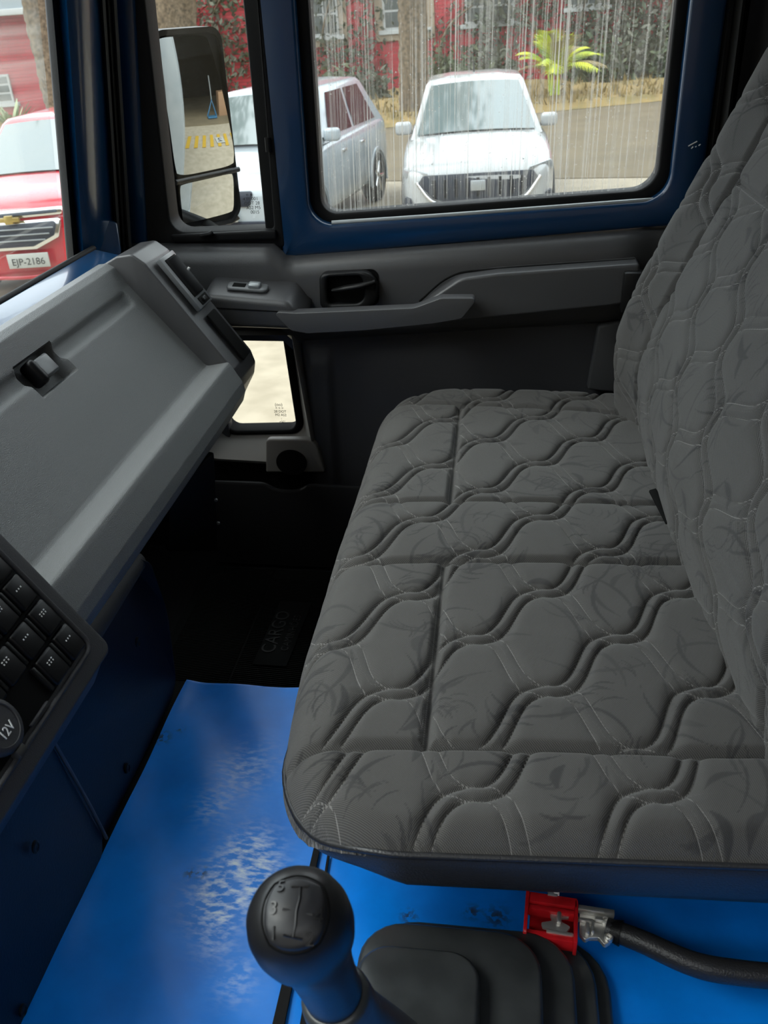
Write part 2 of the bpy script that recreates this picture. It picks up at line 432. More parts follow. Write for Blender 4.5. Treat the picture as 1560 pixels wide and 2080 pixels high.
# window surround in the lower front corner of the door
lw_o = [D(425, 915, 1.80), D(655, 930, 1.80), D(605, 664, 1.80), D(400, 664, 1.80)]
lw_m = [D(446, 884, 1.80), D(620, 880, 1.80), D(590, 672, 1.80), D(446, 672, 1.80)]
lw_i = [D(462, 869, 1.815), D(606, 866, 1.815), D(578, 684, 1.815), D(462, 684, 1.815)]
lo_l = rloop(lw_o, [.03, .03, .004, .004], 6); li_l = rloop(lw_m, [.035, .03, .006, .006], 6)
def atyy(L, y): return [(p[0], y, p[2]) for p in L]
loft('lower_window_surround', [atyy(lo_l, 1.800), atyy(lo_l, 1.752), atyy([p * .85 + q * .15 for p, q in zip(lo_l, li_l)], 1.748), atyy(li_l, 1.800), atyy(li_l, 1.835)], 'reveal_lit', door, cap=False, ang=50)
ringframe('lower_window_gasket', rloop(lw_m, [.035, .03, .006, .006], 6), rloop(lw_i, [.024, .02, .004, .004], 6), 1.795, 1.84, 'dull_black', door, .005)
w3 = prism('window_3', rloop([D(455, 876, 1.822), D(613, 873, 1.822), D(584, 676, 1.822), D(455, 676, 1.822)], .02, 6), (0, .004, 0), 'glass', None, 0)
tag(w3, 'small low pane in the door front corner showing pale concrete', 'window', kind='structure')
for i, (s, sz) in enumerate((('(oo)', .010), ('= = =', .008), ('28 DOT', .008), ('M2 AS2', .008), (':', .008), ('oV/', .009))):
    text('glass_marking', s, 'ink', atY(566 + i * 1.5, 822 + i * 7, 1.8215), (1, 0, 0), (0, 0, 1), sz, door, .0002)
# switch pod at the front of the armrest
def outl(px, Y): return [atY(x, y, Y) for x, y in px]
pod_side = [(.0, 0)]
def podring(x, zt, zb, yf, yb, r=.012):
    c = [(x, yb, zt), (x, yf, zt - .017), (x, yf + .006, zb), (x, yb, zb)]
    return rloop(c, [.002, r, r, .002], 4)
pr = []
for t in np.linspace(0, 1, 22):
    x = -.567 + t * .197
    zt = 1.853 - .014 * t - .03 * smoothstep(.84, 1, t) - .008 * (1 - smoothstep(0, .06, t)); zb = 1.772 - .004 * t
    e = .020 * (1 - math.sqrt(max(0, 1 - max(0, 1 - t / .10) ** 2))) + .045 * (1 - math.sqrt(max(0, 1 - max(0, (t - .86) / .14) ** 2)))
    pr.append(podring(x, zt, zb, 1.655 + e, 1.75))
pod = loft('switch_pod', pr, 'trim', door, ang=50)
tube('pod_seam', [(-.560, 1.658, 1.812), (-.48, 1.6565, 1.809), (-.40, 1.658, 1.805)], .0012, 'dull_black', pod, 5)
# window switch on the pod (bezel, well, rocker)
pn = Vector((.07, -.19, 1)).normalized(); pxv = Vector((1, 0, -.07)).normalized(); pyv = pn.cross(pxv)
pc = Vector(atY(503, 584, 1.695)); pc.z = 1.838
bez = rloop([pc + pxv * a + pyv * b for a, b in ((-.040, -.015), (.040, -.015), (.040, .015), (-.040, .015))], .010, 5)
sw = prism('window_switch', bez, pn * .007, 'bezel', pod, .003)
obox('switch_well', pc + pxv * -.016 + pn * .0062, (pxv, pyv, pn), (.026, .017, .003), 'dull_black', sw, .002)
obox('rocker', pc + pxv * .014 + pn * .009, (pxv, pyv, pn), (.024, .018, .010), 'satinp', sw, .004, 3)
# inside door lever in its recess
bz_o = [D(652, 627, 1.735), D(770, 622, 1.735), D(768, 548, 1.735), D(650, 553, 1.735)]
bz_i = [D(668, 615, 1.735), D(742, 612, 1.735), D(738, 556, 1.735), D(666, 560, 1.735)]
rec = ringframe('lever_bezel', rloop(bz_o, [.014, .03, .03, .014], 6), rloop(bz_i, [.008, .018, .014, .008], 6), 1.722, 1.748, 'dark', door, .005)
prism('recess_floor', rloop([p + np.array([0, .006, 0]) for p in bz_o], .015, 5), (0, .004, 0), 'dull_black', door, 0)
tube('door_lever', [D(676, 590, 1.727), D(700, 586, 1.720), D(735, 580, 1.718), D(762, 572, 1.722)], [.006, .010, .010, .007], 'dark', door, 10, 5, .6)
obox('lever_pivot', D(752, 578, 1.722), I3, (.020, .012, .018), 'dull_black', door, .003)
# padded armrest above and the pull handle in front of it
arm_px = [(840, 640), (872, 608), (935, 566), (1010, 556), (1300, 536), (1302, 612), (1240, 622), (960, 650), (905, 655)]
prism('armrest_pad', rloop(outl(arm_px, 1.69), [.006, .03, .05, .05, .006, .006, .02, .02, .01], 5), (0, .06, 0), 'trim', door, .028, 6)
tube('armrest_seam', [D(852, 612, 1.734), D(915, 562, 1.730), D(1000, 547, 1.728), D(1290, 527, 1.728)], .002, 'dull_black', door, 6)
obox('armrest_clip', D(1283, 592, 1.690), I3, (.036, .03, .075), 'dark', door, .005)
h_px = [(550, 633), (600, 636), (700, 632), (840, 626), (895, 606), (972, 606), (938, 648), (880, 658), (740, 672), (625, 678), (592, 672)]
prism('pull_handle', rloop(outl(h_px, 1.645), [.006, .03, .1, .05, .02, .006, .012, .03, .1, .02, .01], 4), (0, .030, 0), 'trim', door, .011, 4)
prism('pull_handle_bracket', outl([(880, 612), (960, 610), (935, 645), (870, 652)], 1.672), (0, .06, 0), 'trim', door, .006)
prism('lit_panel_patch', outl([(1214, 662), (1262, 652), (1262, 800), (1192, 792)], 1.752), (0, .02, 0), 'trim', door, .006)  # lighter trim piece added to paint in the lit triangle
# map pocket along the door foot
nb = 60; xb = np.linspace(-.62, -.20, nb)
def lip(x): return 1.420 - .016 * math.exp(-((x + .44) / .038) ** 4)
rb = []
for x in xb:
    zt = lip(x)
    rb.append([(x, 1.700, 1.21), (x, 1.690, zt - .006), (x, 1.693, zt), (x, 1.699, zt), (x, 1.703, zt - .006), (x, 1.712, 1.21)])
loft('map_pocket', rb, 'pocket', door, ang=60)
# moulded cup recess behind the pocket
cup = D(592, 925, 1.76)
mesh('pocket_back', [(-.84, 1.776, 1.13), (-.38, 1.776, 1.13), (-.38, 1.776, 1.46), (-.84, 1.776, 1.46)], [(0, 1, 2, 3)], 'dull_black', door)
prism('cup_holder_wall', rloop([D(540, 893, 1.745), D(640, 893, 1.745), D(660, 960, 1.745), D(540, 960, 1.745)], [.01, .03, .004, .004], 6), (0, .02, 0), 'reveal_lit', door, .008)
ce = [D(592, 940, 1.742) + np.array([.034 * math.cos(a), 0, .030 * math.sin(a)]) for a in np.linspace(0, 2 * math.pi, 28, endpoint=False)]
prism('cup_hollow', ce, (0, .006, 0), 'dull_black', door, 0)

# ================================================================== PILLARS AND SEALS
def pillar(name, px0, px1, m, depth=.03, bevel=.004, ext=.55):
    """upright strip: px0 = pixels+Y at image top, px1 = at its foot"""
    a = [atY(x, y, Y) for x, y, Y in px0]; b = [atY(x, y, Y) for x, y, Y in px1]
    top = [p + (p - q) * ext for p, q in zip(a, b)]
    v = []
    for p in (b, top): v += list(p) + [q + np.array([-depth * .6, depth, 0]) for q in reversed(p)]
    n = len(a) * 2
    rings = [v[:n], v[n:]]
    o = loft(name, rings, m, ang=60); o['kind'] = 'structure'; return o
pillar('trim_1', [(94, 0, 1.58), (106, 0, 1.575), (120, 0, 1.60)], [(141, 560, 1.58), (153, 560, 1.575), (163, 560, 1.60)], 'rubber', .02)
pillar('wall_pillar', [(116, 0, 1.60), (135, 0, 1.585), (160, 0, 1.60), (185, 0, 1.655), (207, 0, 1.72)], [(160, 560, 1.60), (172, 560, 1.585), (186, 560, 1.60), (215, 560, 1.655), (240, 560, 1.72)], 'paint', .06)
pillar('trim_2', [(203, 0, 1.715), (208, 0, 1.705), (214, 0, 1.715)], [(238, 540, 1.715), (243, 540, 1.705), (248, 540, 1.715)], 'seal', .02)
pillar('trim_3', [(212, 0, 1.73), (219, 0, 1.722), (226, 0, 1.73)], [(246, 540, 1.73), (253, 540, 1.722), (260, 540, 1.73)], 'rubber', .02)
pillar('trim_4', [(226, 0, 1.735), (231, 0, 1.730), (237, 0, 1.738)], [(258, 540, 1.735), (264, 540, 1.730), (270, 540, 1.738)], 'seal', .02)
# painted foot block of the pillar catching the light
fb = [atY(203, 440, 1.690), atY(238, 452, 1.695), atY(246, 512, 1.655), atY(238, 545, 1.640), atY(184, 535, 1.610), atY(190, 490, 1.635)]
o = prism('wall_pillar_foot', fb, (-.02, .05, -.01), 'paint', None, .004); o['kind'] = 'structure'
# rear: door shut line, seals, curtain
pillar('trim_5', [(1478, 0, 1.79), (1484, 0, 1.782), (1492, 0, 1.79)], [(1426, 420, 1.79), (1432, 420, 1.782), (1440, 420, 1.79)], 'seal', .02)
pillar('trim_6', [(1490, 0, 1.80), (1500, 0, 1.81), (1508, 0, 1.80)], [(1436, 420, 1.80), (1446, 420, 1.81), (1454, 420, 1.80)], 'dull_black', .02)
pillar('trim_7', [(1504, 0, 1.785), (1509, 0, 1.776), (1515, 0, 1.785)], [(1450, 420, 1.785), (1455, 420, 1.776), (1461, 420, 1.785)], 'seal', .02)
mesh('wall_right', [(.352, 1.84, 1.1), (.70, 1.84, 1.1), (.70, 1.84, 2.8), (.352, 1.84, 2.8)], [(0, 1, 2, 3)], 'dull_black')['kind'] = 'structure'
box('trim_8', (-.78, 1.76, 2.60), (.66, 1.86, 2.80), 'paint')['kind'] = 'structure'
gx, gz = np.meshgrid(np.linspace(.385, .66, 60), np.linspace(1.6, 2.74, 20), indexing='ij')
yy = 1.762 + .014 * np.sin(gx * 95) + .006 * np.sin(gx * 41 + gz * 2)
V = np.concatenate([np.stack([gx, yy, gz], -1).reshape(-1, 3), np.stack([gx, yy + .003, gz], -1).reshape(-1, 3)])
fq = gridfaces(60, 20)
cur = mesh_np('curtain', V, np.concatenate([fq, fq[:, ::-1] + 1200]), 'curtain')
tag(cur, 'dark knitted curtain hanging behind the seat back', 'curtain')
# windscreen
ws = prism('window_4', [(-.80, 1.60, 1.86), (-.80, -.5, 1.86), (-.72, -.5, 2.74), (-.72, 1.60, 2.74)], (-.004, 0, 0), 'glass_ws', None, 0)
tag(ws, 'windscreen glass left of the blue pillar, red car beyond', 'window', kind='structure')


# ================================================================== DASHBOARD
dash = tag(empty('dashboard', (-.6, 1.1, 1.5)), 'grey grained dashboard with glove compartment, end vent and switch console', 'dashboard')
YN, YF = .735, 1.505
far = [(-.765, 1.90), (-.72, 1.921), (-.690, 1.930), (-.672, 1.932), (-.660, 1.926), (-.652, 1.914), (-.640, 1.895), (-.600, 1.847), (-.555, 1.793), (-.522, 1.755), (-.518, 1.7522), (-.5135, 1.7520),
       (-.4815, 1.7580), (-.4775, 1.7570), (-.474, 1.7525), (-.456, 1.722), (-.452, 1.705), (-.458, 1.686), (-.480, 1.655), (-.53, 1.61), (-.70, 1.60)]
near = far
# body: loft along Y; lid face cut by a groove and a latch recess (finer grid there)
def resample(P, n):
    P = np.array(P); s = np.r_[0, np.cumsum(np.linalg.norm(np.diff(P, axis=0), axis=1))]
    return np.stack([np.interp(np.linspace(0, s[-1], n), s, P[:, k]) for k in (0, 1)], 1), s
NP, NY = 420, 260
pf, _ = resample(far, NP); pn_, _ = resample(near, NP)
ys = np.linspace(YN, YF, NY)
t = ((ys - YN) / (YF - YN))[:, None, None]
P = pn_[None] * (1 - t) + pf[None] * t                               # NY, NP, 2
tang = np.gradient(P, axis=1); tang /= np.linalg.norm(tang, axis=2, keepdims=True) + 1e-9
nrm = np.stack([-tang[..., 1], tang[..., 0]], -1)                     # outward for this order
if nrm[NY // 2, NP // 3, 0] < 0: nrm = -nrm
# lid coordinate: distance below the upper edge of the lid, found from height
zc = P[..., 1]; yc = np.broadcast_to(ys[:, None], zc.shape)
GZ = 1.882                                                            # groove height
g = np.exp(-((zc - GZ) / .0095) ** 4) * smoothstep(1.478, 1.462, yc)
onlid = (np.arange(NP)[None] > NP * .2) & (zc > 1.76)
# latch recess
LZ, LY = 1.880, 1.140
rec_d = np.maximum(np.abs(zc - LZ) / .024, np.abs(yc - LY) / .052)
recess = smoothstep(1.08, .90, rec_d)
disp = -.008 * g * onlid * (1 - recess) - .024 * recess * onlid
disp += -.0025 * np.exp(-((zc - (GZ + .045)) / .004) ** 2) * onlid    # soft crease under the top roll
P2 = P + nrm * disp[..., None]
V = np.stack([P2[..., 0], yc, P2[..., 1]], -1).reshape(-1, 3)
mesh_np('dash_body', V, gridfaces(NY, NP), 'dash', dash, ang=50)
# latch: a dark paddle standing in the recess
A_ = Vector((-.62, 0, .785)).normalized(); N_ = Vector((.785, 0, .62)).normalized(); Yv = Vector((0, 1, 0))
lc = Vector((-.630, LY + .006, 1.876)) - N_ * .004
la = obox('glove_latch', lc, (A_, Yv, N_), (.030, .040, .020), 'bezel', dash, .004, 3)
obox('latch_barrel', lc - Yv * .026 + N_ * .001, (A_, Yv, N_), (.038, .016, .026), 'switch', la, .007, 4)
# painted cowl strip and windscreen rubber in front of the dash top
prism('cowl_strip', [(-.664, .72, 1.9275), (-.664, 1.575, 1.9275), (-.735, 1.60, 1.935), (-.735, .72, 1.935)], (0, 0, -.02), 'paint', dash, .004)
tube('screen_rubber', [(-.744, .7, 1.930), (-.744, 1.3, 1.932), (-.737, 1.60, 1.935)], .006, 'rubber', dash, 10)
# vent pod at the passenger end: extruded profile standing proud of the lid
podp = [(-.70, 1.92), (-.655, 1.944), (-.627, 1.948), (-.605, 1.932), (-.470, 1.745), (-.463, 1.722), (-.467, 1.700), (-.500, 1.64), (-.60, 1.62)]
Y0, Y1 = 1.503, 1.615
rl = rloop([(x, Y0, z) for x, z in podp], [.006, .01, .012, .012, .012, .012, .02, .02, .004], 4)
vp = prism('vent_pod', rl, (.004, Y1 - Y0, 0), 'trim', dash, .006, 3, 40)
A2 = Vector((-.605 + .470, 0, 1.932 - 1.745)).normalized(); N2 = Vector((A2.z, 0, -A2.x))
base = Vector((-.468, 0, 1.748)) + N2 * .0035
def pf3(a, y, h=0): 
    q = base + A2 * a + N2 * h; return Vector((q.x, y, q.z))
ym = (Y0 + Y1) / 2 + .006
def panel(name, a0, a1, y0, y1, h, th, m, par, bevel=.002):
    return obox(name, pf3((a0 + a1) / 2, (y0 + y1) / 2, h), (A2, Yv, N2), (a1 - a0, y1 - y0, th), m, par, bevel)
vb = panel('vent_bezel', .112, .222, 1.528, 1.600, .0035, .010, 'bezel', vp, .003)
panel('vent_throat', .135, .214, 1.540, 1.590, .0085, .003, 'dull_black', vb, .001)
obox('vent_vane', pf3(.174, 1.556, .012), (A2, (N2 * .55 + Yv * .83).normalized(), (N2 * .83 - Yv * .55).normalized()), (.074, .026, .003), 'switch', vb, .001)
obox('vent_vane', pf3(.174, 1.577, .010), (A2, (N2 * .45 + Yv * .89).normalized(), (N2 * .89 - Yv * .45).normalized()), (.074, .018, .002), 'dark', vb, .0008)
tube('vane_tab', [pf3(.176, 1.572, .014), pf3(.180, 1.574, .022)], .0025, 'white', vb, 6, 2)
wh = panel('vent_wheel_slot', .116, .131, 1.545, 1.588, .0085, .003, 'dull_black', vb, .001)
panel('vent_wheel', .119, .128, 1.556, 1.572, .011, .006, 'dark', vb, .002)
sl = panel('side_slot', -.004, .098, 1.545, 1.590, .001, .006, 'dull_black', vp, .003)
# ---- switch console on the driver side of the glove compartment
con = tag(empty('switch_console', (-.45, .6, 1.5)), 'black switch console with rocker switches and 12V socket at left edge', 'console')
KC = .9024; CP = Vector((-.400, 0, 1.714)); CA = Vector((-.565, 0, .825)).normalized(); CN = Vector((CA.z, 0, -CA.x))
def cf(a, y, h=0):
    q = CP + CA * (a * KC) + CN * h; return Vector((q.x, y * KC, q.z))
# housing with rounded lower corner
hp = rloop([cf(-.004, .822), cf(-.004, .10), cf(.36, .10), cf(.36, .822)], [.012, .004, .004, .004], 5)
hs = prism('console_housing', hp, CN * -.045, 'trim_low', con, .004, 3)
# blue lower skirt of the console
prism('console_skirt', [cf(-.004, .818, -.010), cf(-.004, .10, -.010), cf(-.028, .10, -.045), cf(-.028, .812, -.045)], CN * -.02, 'navy', con, .003)
def cpanel(name, a0, a1, y0, y1, h, th, m, par, bevel=.002, seg=2):
    return obox(name, cf((a0 + a1) / 2, (y0 + y1) / 2, h), (CA, Yv, CN), ((a1 - a0) * KC, (y1 - y0) * KC, th), m, par, bevel, seg)
zo = [cf(.016, .800), cf(.016, .10), cf(.34, .10), cf(.34, .800)]
zi = [cf(.022, .794), cf(.022, .10), cf(.34, .10), cf(.34, .794)]
lo_ = rloop(zo, [.014, 0, 0, .014], 6); li_ = rloop(zi, [.010, 0, 0, .010], 6)
tube('console_rim', [Vector(p) + CN * .001 for p in ([cf(.34, .797)] + [p for p in rloop([cf(.34, .797), cf(.019, .797), cf(.019, .10)], [0, .012, 0], 5)][6:12] + [cf(.019, .10)])], .0028, 'trim_low', con, 8, 1)
cpanel('switch_bay', .026, .20, .30, .790, .0006, .002, 'dull_black', con, .001)
k = 0
for iy in range(4):
    for ia in range(4):
        a0 = .028 + ia * .0385; y1 = .786 - iy * .0425
        if ia == 0 and iy >= 2: continue                              # open slot and the socket below it
        sw_ = cpanel('rocker_switch', a0, a0 + .035, y1 - .0315, y1, .003, .010, 'switch', con, .003, 3)
        cpanel('rocker_bar', a0 + .001, a0 + .034, y1 - .0400, y1 - .0335, .002, .007, 'dark', sw_, .002)
        q = cf(a0 + .0235, y1 - .010, .0086)
        for d in range(3):
            obox('legend_mark', cf(a0 + .022, y1 - .012 - d * .0045, .0082), (CA, Yv, CN), (.0016, .0012, .0006), 'white', sw_, 0)
            if (ia + iy) % 2: obox('legend_mark', cf(a0 + .025, y1 - .012 - d * .0045, .0082), (CA, Yv, CN), (.0012, .0018, .0006), 'white', sw_, 0)
cpanel('empty_slot_rim', .0255, .0285, .652, .690, .002, .005, 'trim_low', con, .001)
# 12V socket cap
cc = cf(.056, .622, .004)
ring = [[cc + (CA * math.cos(a) + Yv * math.sin(a)) * r + CN * h for a in np.linspace(0, 2 * math.pi, 36, endpoint=False)] for r, h in ((.027, -.004), (.027, .002), (.0245, .005), (.021, .0055), (.0205, .0045))]
cap12 = loft('socket_cap', ring, 'trim_low', con, ang=50)
text('socket_text', '12V', 'white', cf(.047, .6225, .0098), tuple(Yv), tuple(CA), .0125, cap12, .0003)
cpanel('cap_tab', .018, .028, .612, .626, .004, .010, 'seal', con, .002)
# ---- dark navy cover panels of the tunnel below the dash
cov = tag(empty('tunnel_cover', (-.48, .8, 1.40)), 'dark navy side cover panels rising from the blue floor', 'cover panel')
XP = -.470
p1 = [(XP, .745, 1.398), (XP, 1.022, 1.398), (XP, 1.046, 1.415), (XP, 1.056, 1.530), (XP + .004, 1.020, 1.640), (XP - .03, 1.000, 1.672), (XP - .03, .60, 1.672), (XP, .62, 1.64)]
c1 = prism('cover_panel', rloop(p1, [.004, .02, .02, .10, .02, .004, .004, .004], 5), (-.05, 0, 0), 'navy', cov, .008, 3)
tube('cover_ridge', [(XP - .020, 1.022, 1.640), (XP - .020, .85, 1.644), (XP - .020, .60, 1.644)], [.016, .022, .022], 'trim_low', cov, 16)
p2 = [(XP + .010, .30, 1.398), (XP + .010, .728, 1.398), (XP + .008, .742, 1.420), (XP + .004, .688, 1.64), (XP + .004, .30, 1.64)]
c2 = prism('cover_panel', rloop(p2, [.004, .014, .02, .01, .004], 5), (-.05, 0, 0), 'navy', cov, .007, 3)
tube('cover_highlight', [(XP + .011, .742, 1.412), (XP + .010, .722, 1.50), (XP + .006, .690, 1.632)], .0022, 'trim', cov, 6)  # lighter tube built in as the highlight along the panel fold
for pxy, X in (((278, 1304), XP + .001), ((257, 1560), XP + .001), ((70, 1720), XP + .011), ((45, 2052), XP + .011)):
    q = atX(*pxy, X)
    rr = [[q + np.array([h, r * math.cos(a), r * 1.3 * math.sin(a)]) for a in np.linspace(0, 2 * math.pi, 14, endpoint=False)] for r, h in ((.006, 0), (.006, .002), (.0045, .003), (.003, .0018))]
    loft('cover_screw', rr, 'dark', cov)
# bracket panel under the passenger end of the dash
br = [atY(436, 918, 1.45), atY(345, 1003, 1.40), atY(345, 1120, 1.38), atY(445, 1120, 1.44)]
bk = prism('kick_panel', [br[0], br[1], br[2], br[3]], (-.012, .004, 0), 'pocket', None, .003)
tag(bk, 'thin dark kick panel hanging under the dashboard end', 'panel')
for pxy in ((439, 1015), (444, 1062)):
    q = atY(*pxy, 1.443)
    rr = [[q + np.array([r * math.cos(a), -h, r * math.sin(a)]) for a in np.linspace(0, 2 * math.pi, 10, endpoint=False)] for r, h in ((.0035, 0), (.003, .003), (.001, .0035))]
    loft('panel_screw', rr, 'satinp', bk)

# ================================================================== BLUE FLOOR COVER
def vinyl_material():
    m = mat('blue_vinyl', (.002, .145, .62), .34, spec=.5)
    nt = m.node_tree; b = nt.nodes['Principled BSDF']
    tc = nd(nt, 'ShaderNodeTexCoord')
    def noise(sc_, lo, hi, det=5, stretch=None):
        n = nd(nt, 'ShaderNodeTexNoise'); n.inputs['Scale'].default_value = sc_; n.inputs['Detail'].default_value = det
        if stretch:
            mp = nd(nt, 'ShaderNodeMapping'); mp.inputs['Scale'].default_value = stretch; mp.inputs['Rotation'].default_value = (0, 0, .5)
            nt.links.new(tc.outputs['Object'], mp.inputs[0]); nt.links.new(mp.outputs[0], n.inputs['Vector'])
        else: nt.links.new(tc.outputs['Object'], n.inputs['Vector'])
        r = nd(nt, 'ShaderNodeMapRange'); r.inputs[1].default_value = lo; r.inputs[2].default_value = hi
        nt.links.new(n.outputs['Fac'], r.inputs[0]); return r.outputs[0]
    def mixc(f, a, c):
        mx = nd(nt, 'ShaderNodeMix', data_type='RGBA'); nt.links.new(f, mx.inputs[0])
        if isinstance(a, tuple): mx.inputs[6].default_value = (*a, 1)
        else: nt.links.new(a, mx.inputs[6])
        mx.inputs[7].default_value = (*c, 1); return mx.outputs[2]
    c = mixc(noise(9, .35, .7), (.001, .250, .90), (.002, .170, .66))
    at = nd(nt, 'ShaderNodeAttribute'); at.attribute_name = 'scuff_glare'
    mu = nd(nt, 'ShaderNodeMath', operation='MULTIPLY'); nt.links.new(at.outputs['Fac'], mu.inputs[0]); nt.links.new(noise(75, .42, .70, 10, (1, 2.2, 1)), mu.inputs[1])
    c = mixc(mu.outputs[0], c, (.70, .80, .92))  # whitish scuffs, with window glare painted in
    nt.links.new(c, b.inputs['Base Color'])
    at2 = nd(nt, 'ShaderNodeAttribute'); at2.attribute_name = 'grime'
    mu2 = nd(nt, 'ShaderNodeMath', operation='MULTIPLY'); nt.links.new(at2.outputs['Fac'], mu2.inputs[0]); nt.links.new(noise(160, .47, .55, 4), mu2.inputs[1])
    c = mixc(mu2.outputs[0], c, (.03, .035, .04)); nt.links.new(c, b.inputs['Base Color'])
    bp = nd(nt, 'ShaderNodeBump'); bp.inputs['Strength'].default_value = .35; bp.inputs['Distance'].default_value = .003
    nt.links.new(noise(22, 0, 1, 6), bp.inputs['Height']); nt.links.new(bp.outputs[0], b.inputs['Normal'])
    return m
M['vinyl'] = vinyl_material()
nx, ny = 240, 300
gx, gy = np.meshgrid(np.linspace(-.462, .695, nx), np.linspace(-.40, 1.085, ny), indexing='ij')
gz = 1.396 + .0022 * np.sin(gx * 21 + 3 * gy) * np.sin(gy * 17) + .0015 * np.sin(gx * 50 + gy * 31)
gz += .003 * np.exp(-((gx + .462) / .018) ** 2)                         # turned up along the cover panels
gz -= .030 * smoothstep(1.065, 1.085, gy)                               # rolled over the tunnel edge
gz += .006 * np.exp(-((gx - .1) / .05) ** 2 - ((gy - .70) / .03) ** 2)
sc_pts = [(470, 1790, .034), (510, 1730, .028), (440, 1830, .026), (545, 1800, .024), (500, 1560, .035), (480, 1990, .02), (440, 1900, .02), (430, 1640, .022)]  # spots where scuffs and the window's glare go into the colour
scuff_glare = np.zeros_like(gx); grime = np.zeros_like(gx)
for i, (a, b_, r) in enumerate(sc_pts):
    p = atZ(a, b_, 1.397); scuff_glare += (1.0 if i < 4 else .45) * np.exp(-((gx - p[0]) ** 2 + ((gy - p[1]) * .8) ** 2) / r ** 2)
for a, b_, r in ((330, 1500, .010), (367, 1483, .004), (1010, 1860, .012), (960, 1850, .008), (830, 1858, .008), (410, 1770, .006), (385, 1770, .005)):
    p = atZ(a, b_, 1.397); grime += np.exp(-((gx - p[0]) ** 2 + (gy - p[1]) ** 2) / r ** 2)
cover = mesh_np('floor_cover', np.stack([gx, gy, gz], -1).reshape(-1, 3), gridfaces(nx, ny), 'vinyl', None, {'scuff_glare': np.clip(scuff_glare, 0, 1), 'grime': np.clip(grime, 0, 1)}, ang=None)
tag(cover, 'bright blue vinyl floor cover, scuffed and with painted glare, between the cover panels and the seat', 'floor cover')
def fstrip(name, a, b_, w0, w1):
    p = atZ(*a, 1.4005); q = atZ(*b_, 1.4005); u = q - p; s = np.cross(u, [0, 0, 1]); s /= np.linalg.norm(s)
    prism(name, [p - s * w0 / 2, p + s * w0 / 2, q + s * w1 / 2, q - s * w1 / 2], (0, 0, .0025), 'rubber', cover, .0006, 1)
fstrip('seam_strip', (645, 1720), (560, 2110), .008, .013)
fstrip('seam_strip', (668, 1735), (612, 2110), .003, .007)
# ribbed rubber mat in the passenger footwell
mat_o = tag(empty('floor_mat', (-.45, 1.4, 1.2)), 'black ribbed rubber mat in the dark passenger footwell', 'floor mat')
def ribs(name, x0, x1, y0, y1, rot, parent):
    n = int((y1 - y0) / .0055); yv = []; zv = []
    for i in range(n):
        yb = y0 + i * .0055
        for dy, dz in ((0, 0), (.001, .003), (.003, .003), (.004, 0)): yv.append(yb + dy); zv.append(1.203 + dz)
    v = []; f = []
    for j, x in enumerate((x0, x1)):
        for yq, zq in zip(yv, zv): v.append((x, yq + (x - x0) * rot, zq))
    m_ = len(yv)
    for i in range(m_ - 1): f.append((i, i + 1, m_ + i + 1, m_ + i))
    return mesh(name, v, f, 'mat', parent, smooth=False)
ribs('ribbed_field', -.62, -.482, 1.10, 1.66, .28, mat_o)
ribs('ribbed_field', -.478, -.18, 1.10, 1.66, -.05, mat_o)
box('mat_base', (-.64, 1.09, 1.200), (-.16, 1.69, 1.2035), 'mat', mat_o, .001)
pl = prism('name_plate', [(-.447, 1.345, 1.206), (-.380, 1.345, 1.206), (-.372, 1.560, 1.206), (-.440, 1.560, 1.206)], (0, 0, .003), 'mat', mat_o, .001)
text('plate_text', 'CARGO', 'dark', (-.424, 1.452, 1.2092), (.03, 1, 0), (-1, .03, 0), .040, pl, .0012)
text('plate_text', 'CAMINHÕES', 'dark', (-.393, 1.450, 1.2092), (.03, 1, 0), (-1, .03, 0), .021, pl, .0010)

